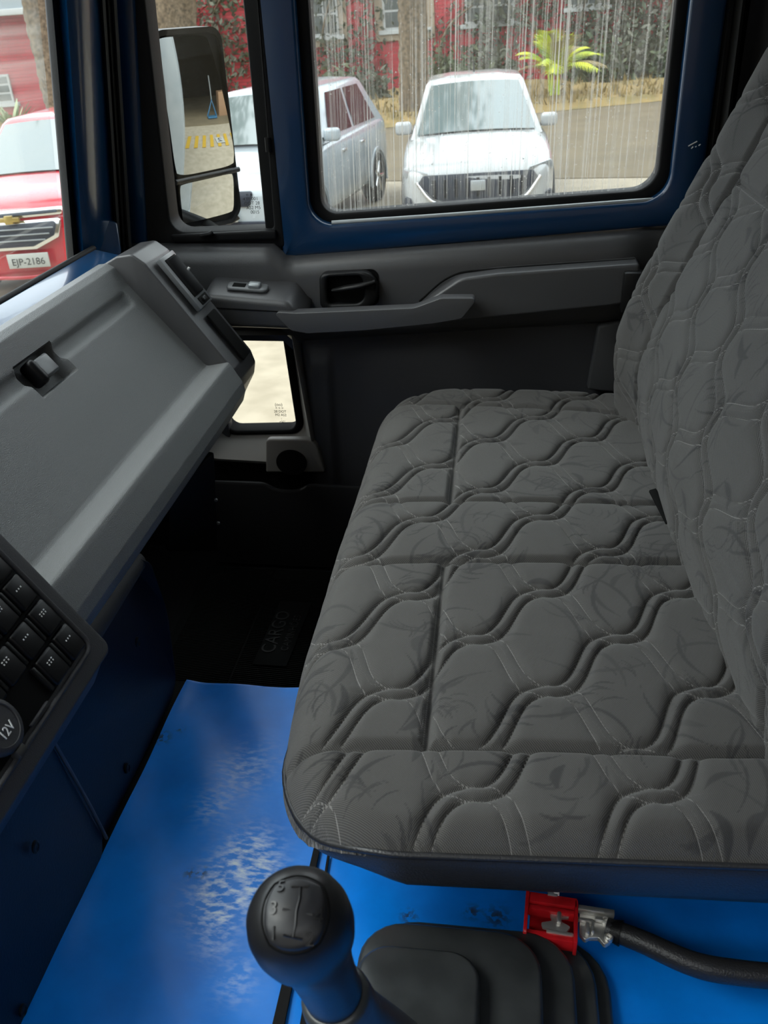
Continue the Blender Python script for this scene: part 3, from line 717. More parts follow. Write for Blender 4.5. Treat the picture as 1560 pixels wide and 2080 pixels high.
# ================================================================== BENCH SEAT
def fabric_material():
    m = mat('quilted_charcoal_fabric', (.1, .1, .1), .92, spec=.25)
    nt = m.node_tree; b = nt.nodes['Principled BSDF']
    def attr(n):
        a = nd(nt, 'ShaderNodeAttribute'); a.attribute_name = n; return a.outputs['Fac']
    def mth(op, a, c=None):
        n = nd(nt, 'ShaderNodeMath', operation=op)
        for i, v in enumerate((a, c)):
            if v is None: continue
            if isinstance(v, (int, float)): n.inputs[i].default_value = v
            else: nt.links.new(v, n.inputs[i])
        return n.outputs[0]
    def mixc(f, a, c):
        mx = nd(nt, 'ShaderNodeMix', data_type='RGBA'); nt.links.new(f, mx.inputs[0])
        for i, v in ((6, a), (7, c)):
            if isinstance(v, tuple): mx.inputs[i].default_value = (*v, 1)
            else: nt.links.new(v, mx.inputs[i])
        return mx.outputs[2]
    u, v = attr('fu'), attr('fv')
    # twill: diagonal ribs broken into short floats
    w1 = mth('SINE', mth('MULTIPLY', mth('ADD', u, mth('MULTIPLY', v, .28)), 2 * math.pi / .0021))
    w2 = mth('SINE', mth('MULTIPLY', mth('SUBTRACT', v, mth('MULTIPLY', u, .28)), 2 * math.pi / .0021))
    w = mth('ADD', mth('MULTIPLY', mth('MULTIPLY', w1, w2), .5), .5)
    tc = nd(nt, 'ShaderNodeTexCoord'); n = nd(nt, 'ShaderNodeTexNoise'); n.inputs['Scale'].default_value = 14
    nt.links.new(tc.outputs['Object'], n.inputs['Vector'])
    c = mixc(w, (.020, .0195, .019), (.132, .127, .121))
    c = mixc(mth('MULTIPLY', n.outputs['Fac'], .35), c, (.030, .029, .029))
    c = mixc(mth('MULTIPLY', attr('leafprint'), .68), c, (.018, .018, .020))
    d = mth('ABSOLUTE', attr('stitch'))
    dash_ = mth('GREATER_THAN', mth('FRACT', mth('MULTIPLY', attr('along'), 1 / .0036)), .38)
    st = mth('MULTIPLY', mth('LESS_THAN', d, .00055), dash_)
    c = mixc(mth('MULTIPLY', st, .42), c, (.30, .29, .28))
    nt.links.new(c, b.inputs['Base Color'])
    b.inputs['Sheen Weight'].default_value = .15
    bp = nd(nt, 'ShaderNodeBump'); bp.inputs['Strength'].default_value = .45; bp.inputs['Distance'].default_value = .0006
    nt.links.new(w, bp.inputs['Height']); nt.links.new(bp.outputs[0], b.inputs['Normal'])
    return m
M['fabric'] = fabric_material()

LW, PW, BW = .167, .094, .0088
def quilt(u, v, u0, v0, skew=.11, H=.0085, tau=.0065):
    """quilted ogee lattice: returns height, signed distance to the nearest stitch line"""
    w = v - v0 - skew * (u - u0)
    j0 = np.floor(w / PW)
    best = np.full(u.shape, 9.0); fall = np.ones(u.shape); line = np.zeros(u.shape)
    for dj in (-2, -1, 0, 1, 2):
        j = j0 + dj; s = np.where(np.mod(j, 2) == 0, -1.0, 1.0)
        ph = 2 * np.pi * (u - u0) / LW
        cs_ = np.cos(ph); th_ = np.tanh(1.25 * cs_) / np.tanh(1.25)
        yc = PW * (j + .5) + s * (PW * .50) * th_
        sl = -s * (PW * .50) * 2 * np.pi / LW * np.sin(ph) * 1.25 * (1 - np.tanh(1.25 * cs_) ** 2) / np.tanh(1.25)
        k = np.sqrt(1 + sl ** 2); wgt = .38 + .62 * smoothstep(-.5, .5, sl)
        for off in (-BW, BW):
            d = (w - yc) / k - off
            m_ = np.abs(d) < np.abs(best); best = np.where(m_, d, best)
            fall = np.minimum(fall, 1 - wgt * np.exp(-np.abs(d) / tau))
            line = np.maximum(line, wgt * np.exp(-(d / .0013) ** 2))
    h = H * fall - .0018 * line
    return h, best
def leafprint(u, v, seed, n=70):
    r = np.random.RandomState(seed); out = np.zeros_like(u)
    u0, u1, v0, v1 = u.min(), u.max(), v.min(), v.max()
    area = (u1 - u0) * (v1 - v0)
    for i in range(int(n * area / .5)):
        cx, cy = r.uniform(u0, u1), r.uniform(v0, v1); a = r.uniform(0, math.pi)
        kind = r.rand()
        if kind < .24: L, W = r.uniform(.016, .030), r.uniform(.0035, .0062)      # leaves
        elif kind < .62: L, W = r.uniform(.03, .07), r.uniform(.0016, .0032)      # brush strokes
        else: L, W = r.uniform(.010, .022), r.uniform(.0010, .0018)
        iu = np.where((u[:, 0] > cx - L - .02) & (u[:, 0] < cx + L + .02))[0] if u.ndim == 2 else None
        if iu is None or len(iu) < 2: continue
        jv = np.where((v[iu[0]] > cy - L - .02) & (v[iu[0]] < cy + L + .02))[0]
        if len(jv) < 2: continue
        su, sv = u[iu[0]:iu[-1] + 1, jv[0]:jv[-1] + 1], v[iu[0]:iu[-1] + 1, jv[0]:jv[-1] + 1]
        for rep in range(1 if kind < .62 else 5):
            ox, oy = (0, 0) if rep == 0 else r.uniform(-.022, .022, 2)
            dx, dy = su - cx - ox, sv - cy - oy
            p = dx * math.cos(a) + dy * math.sin(a); q = -dx * math.sin(a) + dy * math.cos(a)
            q = q - .35 * p * p / L * (1 if i % 2 else -1)
            wd = W * np.clip(1 - (p / L) ** 2, 0, 1)
            val = smoothstep(1.25, .75, np.abs(q) / (wd + 1e-5)) * (np.abs(p) < L) * r.uniform(.45, 1)
            blk = out[iu[0]:iu[-1] + 1, jv[0]:jv[-1] + 1]
            np.maximum(blk, val, out=blk)
    return out
seat = tag(empty('bench_seat', (.1, 1.1, 1.40)), 'charcoal quilted fabric bench seat with black leatherette skirt', 'seat')
SX0, SX1, SY0, SY1 = -.226, .345, .570, 1.712
SK = .075                                                              # the bench stands slightly askew
ZS = 1.652
def sdf(x, y):
    """distance inside the cushion outline (positive inside); corner radius differs per corner"""
    cx, cy = (SX0 + SX1) / 2, (SY0 + SY1) / 2; bx, by = (SX1 - SX0) / 2, (SY1 - SY0) / 2
    px_, py_ = x - cx, y - cy
    r = np.where(px_ < 0, np.where(py_ > 0, .15, .150), .03)
    qx, qy = np.abs(px_) - bx + r, np.abs(py_) - by + r
    return -(np.minimum(np.maximum(qx, qy), 0) + np.hypot(np.maximum(qx, 0), np.maximum(qy, 0)) - r)
nx, ny = 330, 650
gx, gy = np.meshgrid(np.linspace(SX0 - .004, SX1, nx), np.linspace(SY0 - .004, SY1 + .004, ny), indexing='ij')
d = sdf(gx, gy)
ux_, uy_ = np.gradient(d, gx[1, 0] - gx[0, 0], gy[0, 1] - gy[0, 0]); ul_ = np.hypot(ux_, uy_) + 1e-9
far_out = d < -.0055
mv = np.where(d < 0, -d, 0); gx = gx + ux_ / ul_ * mv; gy = gy + uy_ / ul_ * mv; d = np.clip(d, 0, None)
gs0 = gy
near0 = gy
gy = gy + SK * gx * smoothstep(1.25, .60, gy)
def tuck(x, y): return x + .020 * smoothstep(.90, .60, y) * smoothstep(.05, -.20, x)
gx = tuck(gx, near0)
nearw = smoothstep(.70, .58, near0) * smoothstep(-.20, -.10, gx)
rr_ = .062 - .030 * nearw
dc = np.clip(d, 0, None)
tt = np.clip((rr_ - dc) / rr_, 0, 1)
drop = rr_ * (1 - np.sqrt(np.clip(1 - tt ** 2, 0, 1))) * np.where(nearw > 0, 1 - .3 * nearw, 1)
# panels: seams across the bench and along each insert
wy = gy - .07 * gx
s_near = gy - (.690 + .070 * gx); s_c1 = gy - (1.038 + .075 * gx); s_c2 = gy - (1.208 + .06 * gx); s_far = gy - (1.585 - .05 * gx + .25 * np.clip(-.02 - gx, 0, 1) ** 2)
insert = ((s_near > 0) & (s_c1 < 0)) | ((s_c2 > 0) & (s_far < 0))
s_fr = np.where(insert, gx + .058 + .012 * (gy - .7), 9)
h_n, d_n = quilt(gx, gy, -.017, .868)
h_b, d_b = quilt(gx, gy, -.008, .627, .10)
near_b = s_near < 0
hq = np.where(near_b, h_b, h_n); dq = np.where(near_b, d_b, d_n)
seams = np.stack([s_near, s_c1, s_c2, s_far, s_fr]); ks = np.abs(seams).argmin(0)
ds = np.take_along_axis(seams, ks[None], 0)[0]
ads = np.abs(ds)
hs_ = .0035 * (1 - np.exp(-ads / .012)) - .003 * np.exp(-(ads / .0022) ** 2)
crown = .010 * np.cos((gx - .02) / .30 * 1.4) + .006 * np.exp(-((gy - 1.12) / .10) ** 2)
edgefade = smoothstep(.0, .03, d)
z = ZS - .016 + crown - drop + (hq * smoothstep(0, .010, ads)) * (.35 + .65 * edgefade) + hs_ * edgefade
z += .006 * smoothstep(.22, .32, gx)
# notch for the belt slot at the rear
stitch = np.where(ads < .003, 9.0, dq)
stitch = np.where(np.abs(ds + .0035) < .002, ds + .0035, stitch)
along = np.where(np.abs(ds) < .006, np.where(ks == 4, gy, gx), gx + .35 * gy)
lp = leafprint(*np.meshgrid(np.linspace(SX0 - .004, SX1, nx), np.linspace(SY0 - .004, SY1 + .004, ny), indexing='ij'), 5, 230)
keep = ~far_out
cush = mesh_np('seat_cushion', np.stack([gx, gy, z], -1).reshape(-1, 3), gridfaces(nx, ny, keep), 'fabric', seat,
               {'stitch': stitch, 'along': along, 'leafprint': lp, 'fu': gx, 'fv': gy}, ang=None)
# leatherette skirt following the outline, and its piping
def outline(inset, n=14):
    a = inset
    c = [(SX0 + a, SY0 + a), (SX1 - a, SY0 + a), (SX1 - a, SY1 - a), (SX0 + a, SY1 - a)]
    return rloop([(x, y, 0) for x, y in c], [max(.150 - a, .02), .03, .03, max(.15 - a, .02)], n)
def pull(p):
    """move the skirt inwards under the rolled front of the cushion"""
    h_ = .016 * (1 - float(smoothstep(.84, .70, p[1]))) + .003 * (1 - float(smoothstep(-.20, -.05, p[0])))
    e_ = 1e-3; sd_ = lambda x, y: float(sdf(np.array(x), np.array(y)))
    gx_ = (sd_(p[0] + e_, p[1]) - sd_(p[0] - e_, p[1])) / (2 * e_); gy_ = (sd_(p[0], p[1] + e_) - sd_(p[0], p[1] - e_)) / (2 * e_)
    x_, y_ = p[0] + gx_ * h_, p[1] + gy_ * h_
    return float(tuck(x_, y_)), y_ + SK * x_ * float(smoothstep(1.25, .60, y_))
def zedge(p):
    nw = smoothstep(.70, .58, p[1]) * smoothstep(-.20, -.10, p[0])
    rr = .062 - .030 * nw; t_ = (rr - .004) / rr
    return ZS - .016 + .010 * math.cos((p[0] - .02) / .30 * 1.4) - rr * (1 - math.sqrt(1 - t_ ** 2)) * (1 - .3 * nw)
rings = []
L0 = outline(.004)
zz = [zedge(p) for p in L0]
for inset, dz in ((.010, .004), (.002, .001), (-.001, -.003), (-.002, -.009), (.000, -.030), (.006, -.040), (.020, -.046), (.05, -.050), (.10, -.050)):
    L = outline(inset)
    rings.append([(*pull(p), z_ + dz * (.45 + .9 * float(smoothstep(-.19, -.02, p[0])))) for p, z_ in zip(L, zz)])
loft('seat_skirt', rings, 'leather', seat, cap=False, ang=60)
L = outline(.0005)
tube('skirt_piping', [(*pull(p), z_ + .001) for p, z_ in zip(L + L[:1], zz + zz[:1])], .0032, 'leather', seat, 8, 1)
box('seat_base', (-.12, .80, 1.402), (.33, 1.64, 1.575), 'dark', seat, .01)
# ---- backrest
zp = [1.58, 1.67, 1.72, 1.77, 1.854, 1.95, 2.024, 2.119, 2.25, 2.40, 2.50]
xp = [.262, .252, .244, .243, .266, .305, .338, .380, .436, .505, .555]
nz, nv = 480, 600
gz, gv = np.meshgrid(np.linspace(1.575, 2.44, nz), np.linspace(.545, 1.728, nv), indexing='ij')
def xprof(z):
    kk = np.interp(z, zp, xp); return (np.interp(z - .02, zp, xp) + kk * 2 + np.interp(z + .02, zp, xp)) / 4
xb_ = xprof(gz)
slen = gz * 1.06
s_f = gv - (1.505 + .02 * (gz - 1.7)); s_n = gv - .735; s_c1 = gv - 1.06; s_c2 = gv - 1.215
s_h = np.where((gv < 1.505) & (gv > .735), gz - 2.06, 9)
h_m, d_m = quilt(slen, gv, 1.79, .90, -.10); h_e, d_e = quilt(slen, gv, 1.83, 1.60, -.10)
out_ = (s_f > 0)
hq = np.where(out_, h_e, h_m); dq = np.where(out_, d_e, d_m)
seams = np.stack([s_f, s_n, s_h]); ks = np.abs(seams).argmin(0); ds = np.take_along_axis(seams, ks[None], 0)[0]; ads = np.abs(ds)
bol = .030 * np.exp(-((gv - 1.605) / .06) ** 2)
# rounded edge: distance inside the backrest outline
def sdf2(v, zv):
    cy, cz = (.545 + 1.728) / 2, (1.585 + 2.44) / 2; by, bz = (1.728 - .545) / 2, (2.44 - 1.585) / 2
    a, c = v - cy, zv - cz; r = .075
    qa, qc = np.abs(a) - by + r, np.abs(c) - bz + r
    return -(np.minimum(np.maximum(qa, qc), 0) + np.hypot(np.maximum(qa, 0), np.maximum(qc, 0)) - r)
dd = sdf2(gv, gz); dc = np.clip(dd, 0, None); rE = .065; tt = np.clip((rE - dc) / rE, 0, 1)
roll = rE * (1 - np.sqrt(np.clip(1 - tt ** 2, 0, 1)))
ef = smoothstep(0, .03, dd)
hh = bol + hq * smoothstep(0, .010, ads) * ef * .85 + (.005 * (1 - np.exp(-ads / .014)) - .003 * np.exp(-(ads / .0022) ** 2)) * ef - roll
V = np.stack([xb_ + .075 * np.clip(1.12 - gv, 0, 1) - hh * .95, gv, gz + hh * .30 - .004], -1)
stitch = np.where(ads < .003, 9.0, dq); stitch = np.where(np.abs(ds + .0035) < .002, ds + .0035, stitch)
lp = leafprint(gz, gv, 9, 210)
mesh_np('backrest', V.reshape(-1, 3), gridfaces(nz, nv, dd > .0005, True), 'fabric', seat, {'stitch': stitch, 'along': slen + .35 * gv, 'leafprint': lp, 'fu': slen, 'fv': gv}, ang=None)
# back shell of the backrest
bsh = []
for zq in np.linspace(1.60, 2.42, 12):
    x0 = float(xprof(np.array([zq]))[0]) + .050
    bsh.append(rloop([(x0 + .045, .56, zq), (x0 + .085, .58, zq), (x0 + .05, 1.69, zq), (x0, 1.705, zq)], .015, 4))
loft('backrest_shell', bsh, 'dark', seat, ang=50)
# belt slot between cushion and backrest
bs = [atZ(*p, 1.665) for p in ((1318, 1000), (1332, 996), (1372, 1062), (1352, 1066))]
prism('belt_slot', bs, (0, 0, .004), 'dull_black', seat, .001)

# ================================================================== GEAR LEVER
gl = tag(empty('gear_lever', (0.0, .52, 1.40)), 'black gear lever with shift-pattern knob in a stepped rubber boot', 'gear lever')
Hc = CAM + ray(612, 1880) / F * .545
Bs = CAM + ray(742, 2150) / F * .660
ax = Bs - Hc; ax /= np.linalg.norm(ax)
sx_ = np.cross(ax, [0, 1, 0]); sx_ /= np.linalg.norm(sx_); sy_ = np.cross(ax, sx_)
pr_ = [(-.0345, .0), (-.034, .006), (-.0325, .013), (-.029, .0195), (-.023, .0255), (-.015, .0298), (-.006, .0318), (.004, .0318), (.014, .0298), (.024, .0262), (.036, .0228), (.05, .0208), (.07, .0196), (.095, .0192), (.16, .019)]
rings = []
for h, r in pr_:
    r = max(r, .0004)
    rings.append([Hc + ax * h + (sx_ * math.cos(a) + sy_ * math.sin(a)) * r * (1.0 if abs(math.sin(a)) < 2 else 1) for a in np.linspace(0, 2 * math.pi, 48, endpoint=False)])
kb = loft('gear_knob', rings, 'knob', gl, ang=70)
# shift-pattern inlay: rounded shield following the crown of the knob, facing up to the driver
toC = CAM - Hc; toC /= np.linalg.norm(toC)
cn = -ax * .55 + toC * .72; cn /= np.linalg.norm(cn)
ux = np.array([0, 1.0, .0]); ux = ray(612, 1780) - ray(612, 1880); ux = ux - cn * (ux @ cn); ux /= np.linalg.norm(ux)   # 'up' of the pattern as seen by the driver
vx = np.cross(ux, cn)
def knob_r(dirv):
    lo, hi = .0, .08
    h = None
    for _ in range(40):
        mid = (lo + hi) / 2; q = dirv * mid; hh_ = q @ ax; rad = np.linalg.norm(q - ax * hh_)
        rp = np.interp(hh_, [p[0] for p in pr_], [p[1] for p in pr_], left=0)
        if hh_ < -.0345 or rad > rp: hi = mid
        else: lo = mid
    return lo
def onknob(a, b_, lift):
    dv = cn * .030 + vx * a + ux * b_; dv = dv / np.linalg.norm(dv)
    return Hc + dv * (knob_r(dv) + lift)
gs = []
NU = 22
shape = lambda u_, v_: (u_ * .0195 * (1 - .10 * v_ ** 2) , v_ * .0225 * (1 - .12 * u_ ** 2))
vgrid = []
for i in range(NU):
    for j in range(NU):
        u_, v_ = 2 * i / (NU - 1) - 1, 2 * j / (NU - 1) - 1
        a, b_ = shape(u_ * math.sqrt(1 - v_ * v_ * .28), v_ * math.sqrt(1 - u_ * u_ * .28))
        e = max(abs(u_), abs(v_)); vgrid.append(onknob(a, b_, .0009 - .0022 * smoothstep(.86, 1, e)))
inl = mesh_np('shift_inlay', np.array(vgrid), gridfaces(NU, NU), 'knobcap', kb, ang=None)
rim_ = []
for tq in np.linspace(0, 2 * math.pi, 60):
    c_, s_ = math.cos(tq), math.sin(tq); m_ = max(abs(c_), abs(s_)); u_, v_ = c_ / m_, s_ / m_
    a, b_ = shape(u_ * math.sqrt(1 - v_ * v_ * .28), v_ * math.sqrt(1 - u_ * u_ * .28)); rim_.append(onknob(a * 1.03, b_ * 1.03, -.0001))
tube('inlay_groove', rim_, .0007, 'dull_black', kb, 6, 1)
def mark(pts): tube('shift_line', [onknob(a, b_, .0010) for a, b_ in pts], .0008, 'knob', inl, 6, 1)
mark([(.002, .013), (.002, .006), (.001, 0), (.001, -.006), (0, -.012)])
mark([(-.003, .013), (.006, .0135)]); mark([(-.006, .001), (.009, -.001)]); mark([(-.005, -.011), (.005, -.013)])
for ch, a, b_ in (('5', -.009, .0135), ('3', -.011, .0015), ('1', -.0105, -.0105), ('4', .0125, -.002), ('2', .009, -.0135)):
    p = onknob(a, b_, .0010); nn = (p - Hc); nn /= np.linalg.norm(nn); xx = vx - nn * (vx @ nn)
    xx = xx / np.linalg.norm(xx); yy_ = np.cross(nn, xx)
    text('shift_number', ch, 'knob', p, tuple(xx), tuple(yy_), .0105, inl, .0008)
tube('lever_collar', [Hc + ax * .088, Hc + ax * .094, Hc + ax * .125], [.020, .0235, .0255], 'boot', gl, 28, 3)
# stepped boot
def slab(x0, x1, y0, y1, z0, z1, r, sx=0):
    inset = .006
    a = rloop([(x0, y0, z0), (x1, y0, z0), (x1, y1, z0), (x0, y1, z0)], r, 6)
    b_ = rloop([(x0 + inset * .3, y0, z1 - .004), (x1 - inset * .3, y0, z1 - .004), (x1 - inset * .3, y1 - inset * .3, z1 - .004), (x0 + inset * .3, y1 - inset * .3, z1 - .004)], r, 6)
    c_ = rloop([(x0 + inset, y0, z1), (x1 - inset, y0, z1), (x1 - inset, y1 - inset, z1), (x0 + inset, y1 - inset, z1)], r * .9, 6)
    return loft('boot_step', [a, b_, c_], 'boot', gl, ang=50)
slab(-.086, .140, .34, .664, 1.399, 1.416, .060)
slab(-.101, .124, .34, .653, 1.412, 1.433, .056)
slab(-.113, .100, .34, .638, 1.430, 1.454, .050)
slab(-.118, .066, .34, .617, 1.450, 1.478, .044)
slab(-.114, .006, .34, .574, 1.474, 1.500, .030)
LE = Hc + ax * .118                                                       # where the sleeve enters the rubber
TB = np.array([-.062, .430, 1.497])
rings = []
for t_ in np.linspace(0, 1, 9):
    e_ = t_ ** 1.4
    cpt = TB * (1 - t_) + LE * t_ + np.array([0, 0, .012 * math.sin(math.pi * t_)])
    up_ = np.array([0, 0, 1.0]) * (1 - e_) - ax * e_; up_ /= np.linalg.norm(up_)
    a_ = np.cross(up_, [0, 1, 0]); a_ /= np.linalg.norm(a_); b_ = np.cross(up_, a_)
    w_ = .026 * (1 - t_) ** 1.5 + .0245
    rings.append([cpt + a_ * w_ * math.cos(q) * (1 + .15 * (1 - t_)) + b_ * w_ * math.sin(q) * (1 + .25 * (1 - t_)) for q in np.linspace(0, 2 * math.pi, 36, endpoint=False)])
loft('boot_neck', rings, 'boot', gl, ang=60)

# ================================================================== SEAT-BELT BUCKLE
bu = tag(empty('seat_belt_buckle', (.09, .65, 1.42)), 'open red and metal seat belt buckle on a black stalk', 'buckle')
ZB = 1.446
def bz(px, py, z=ZB): return Vector(atZ(px, py, z))
ea = (bz(1240, 1888) - bz(1072, 1862)).normalized(); eb = Vector((0, 0, 1)).cross(ea).normalized(); ec = Vector((0, 0, 1))
bc = bz(1080, 1862)
def bb(name, a0, a1, b0, b1, c0, c1, m, par, bevel=.001):
    return obox(name, bc + ea * (a0 + a1) / 2 + eb * (b0 + b1) / 2 + ec * (c0 + c1) / 2, (ea, eb, ec), (a1 - a0, b1 - b0, c1 - c0), m, par, bevel)
fl = prism('red_flange', rloop([bc + ea * -.008 + eb * b_ + ec * c for b_, c in ((-.031, -.012), (.033, -.012), (.036, .012), (-.028, .012))], .006, 4), ea * .004, 'redp', bu, .001)
rf = bb('red_frame', -.004, .047, .012, .024, -.010, .010, 'redp', bu)
bb('red_frame_rail', -.004, .045, -.026, -.018, -.012, .004, 'redp', rf)
bb('red_frame_bar', -.004, .045, .004, .010, -.004, .008, 'redp', rf)
bb('red_floor', -.002, .044, -.02, .018, -.014, -.010, 'redp', rf)
bb('red_end_plate', .044, .048, -.030, .022, -.012, .010, 'redp', rf)
bb('red_tongue_tab', .015, .026, .022, .027, .004, .012, 'satinp', rf)
mp_ = prism('latch_plate', rloop([bc + ea * a + eb * b_ + ec * .001 for a, b_ in ((.012, -.014), (.036, -.016), (.041, -.008), (.032, -.004), (.030, .001), (.042, .003), (.038, .006), (.018, .004), (.022, -.004), (.010, -.008))], .002, 3), ec * .003, 'satin', bu, .0006)
bb('latch_spring', .026, .031, -.008, .006, .003, .009, 'satin', mp_, .002)
bb('latch_link', .016, .044, -.020, -.016, .001, .006, 'satin', mp_)
bb('white_stop', .021, .028, .024, .031, .006, .014, 'white', rf, .002)
st_ = prism('strike_body', rloop([bc + ea * a + eb * b_ - ec * .004 for a, b_ in ((.050, .016), (.085, .016), (.087, -.002), (.078, -.006), (.083, -.016), (.076, -.022), (.070, -.014), (.060, -.016), (.056, -.020), (.050, -.012))], .0025, 3), ec * .006, 'satin', bu, .0008)
bb('strike_rail', .048, .086, .011, .017, .002, .010, 'satin', st_)
bb('strike_rail', .048, .064, .000, .004, .002, .007, 'satin', st_)
bb('strike_tooth', .056, .060, -.014, -.002, .002, .008, 'satin', st_)
bb('strike_tooth', .062, .065, -.012, .002, .002, .008, 'satin', st_)
for a, b_ in ((.077, .005), (.080, -.014)):
    rg = [[bc + ea * (a + r * math.cos(q)) + eb * (b_ + r * math.sin(q)) + ec * h for q in np.linspace(0, 2 * math.pi, 14, endpoint=False)] for r, h in ((.0045, .001), (.0045, .006), (.0028, .007), (.0024, .004))]
    loft('rivet', rg, 'satin', st_)
bb('strike_hook', .066, .074, .003, .008, .002, .008, 'satin', st_)
pth = [bz(1232, 1886, 1.445), bz(1262, 1896, 1.446), bz(1310, 1915, 1.448), bz(1400, 1955, 1.448), bz(1480, 1973, 1.446), bz(1620, 1983, 1.440), bz(1800, 1960, 1.430), bz(1930, 1880, 1.415)]
tube('buckle_stalk', pth, [.011, .0115, .0125, .0125, .0125], 'leather', bu, 14, 8)
tube('stalk_sleeve', [pth[0], pth[1]], [.010, .0135], 'dark', bu, 12, 4)

# ================================================================== OUTSIDE MIRROR
MP = atY(400, 220, 2.10); MN = np.array([.84, -.54, -.02]); MN /= np.linalg.norm(MN); RC = 1.2
def onM(px, py, lift=0):
    d_ = ray(px, py); return CAM + d_ * (((MP - CAM) @ MN) / (d_ @ MN)) + MN * lift
mir = tag(empty('side_mirror', tuple(MP)), 'tall black outside mirror with upper and lower glass seen through quarter light', 'mirror')
hl = rloop([onM(*p) for p in ((304, 62), (445, 52), (488, 425), (472, 452), (352, 478))], [.03, .03, .03, .02, .02], 6)
cen_ = sum(hl) / len(hl)
back = [cen_ + (p - cen_) * .80 - MN * .10 for p in hl]; mid_ = [cen_ + (p - cen_) * 1.0 - MN * .045 for p in hl]
lipi = [cen_ + (p - cen_) * .955 + MN * .002 for p in hl]; lipo = [p + MN * .004 for p in hl]
loft('mirror_housing', [back, mid_, hl, lipo, lipi, [p - MN * .008 for p in lipi]], 'dark', mir, ang=50)
def mglass(name, px, rad):
    c = [onM(*p) for p in px]; n_ = 24
    v = []
    for i in range(n_):
        for j in range(n_):
            a, b_ = i / (n_ - 1), j / (n_ - 1)
            # rounded patch
            A, B = 2 * a - 1, 2 * b_ - 1; k_ = .10
            A2_, B2_ = A * math.sqrt(1 - k_ * B ** 6), B * math.sqrt(1 - k_ * A ** 6)
            a, b_ = (A2_ + 1) / 2, (B2_ + 1) / 2
            q = (c[0] * (1 - a) + c[1] * a) * (1 - b_) + (c[3] * (1 - a) + c[2] * a) * b_
            tilt_ = 0 if name == 'upper_glass' else .13 * (q[2] - (sum(c) / 4)[2])
            r2 = np.sum((q - (MP if name == 'upper_glass' else sum(c) / 4)) ** 2); v.append(q - MN * (r2 / (2 * rad)) + MN * ((.011 if name == 'upper_glass' else .006) + tilt_))
    o_ = mesh_np(name, np.array(v), gridfaces(n_, n_), 'mirror', mir, ang=None); return o_
mglass('upper_glass', ((312, 77), (420, 70), (480, 334), (356, 360)), RC)
mglass('lower_glass', ((360, 375), (469, 350), (477, 430), (374, 456)), .9)
tube('glass_divider', [onM(352, 370, .008), onM(480, 343, .008)], .006, 'dark', mir, 8, 1)
prism('mirror_arm', [onM(470, 395, -.05), onM(520, 450, -.05), onM(500, 462, -.05), onM(430, 464, -.05)], tuple(-MN * .03), 'dark', mir, .006)
tube('mirror_stay', [onM(440, 455, -.06), atY(470, 500, 1.95), atY(430, 530, 1.86)], .016, 'dark', mir, 10)

# ================================================================== YARD
def ext(o): EXT.append(o); return o
def sheet(name, pts, z, m, th=.02):
    o = prism(name, [(x, y, z - th) for x, y in pts], (0, 0, th), m, None, 0); o['kind'] = 'structure'; return ext(o)
sheet('ground', [(-40, -12), (40, -12), (40, 45), (-40, 45)], 0, 'concrete', .3)
# worn asphalt lane behind the parked cars, then the dry grass bank
sheet('ground_lane', [(-40, 17.5), (-2, 15.2), (3, 14.0), (20, 11), (20, 24.0), (4, 25.4), (-3, 22.9), (-12, 21.0), (-40, 18.5)], .012, 'asphalt')
nx, ny = 120, 40
gx, gv = np.meshgrid(np.linspace(-24, 16, nx), np.linspace(0, 1, ny), indexing='ij')
edge = np.interp(gx, [-24, -12, -3, 4, 16], [19.5, 20.5, 22.9, 25.3, 25.2])
gy = edge + (31.3 - edge) * gv
gz = .02 + .15 * smoothstep(0, .05, gv) + .12 * gv + .05 * np.sin(gx * 3.1 + gy * 2) * gv
bank = mesh_np('grass_bank', np.stack([gx, gy, gz], -1).reshape(-1, 3), gridfaces(nx, ny), 'drygrass', None, ang=None); bank['kind'] = 'structure'; ext(bank)
# dry grass tufts
tv_, tf_ = [], []
for i in range(2600):
    x = rng.uniform(-17, 9); e = float(np.interp(x, [-24, -12, -3, 4, 16], [19.5, 20.5, 22.9, 25.3, 25.2])); y = e + rng.random() ** 1.5 * (30 - e) + .15
    z0 = .16 + .12 * (y - e) / (31.3 - e); h = rng.uniform(.08, .28); w = rng.uniform(.02, .05); a = rng.uniform(0, 6.28); k = len(tv_)
    dx, dy = math.cos(a) * w, math.sin(a) * w; lx = rng.uniform(-.1, .1)
    tv_ += [(x - dx, y - dy, z0), (x + dx, y + dy, z0), (x + lx, y + rng.uniform(-.1, .1), z0 + h)]; tf_.append((k, k + 1, k + 2))
tg = mesh('dry_grass', tv_, tf_, 'drygrass', None, smooth=False, fix=False); tag(tg, 'dry yellow grass tufts on the bank below the red wall', 'grass', kind='stuff'); ext(tg)

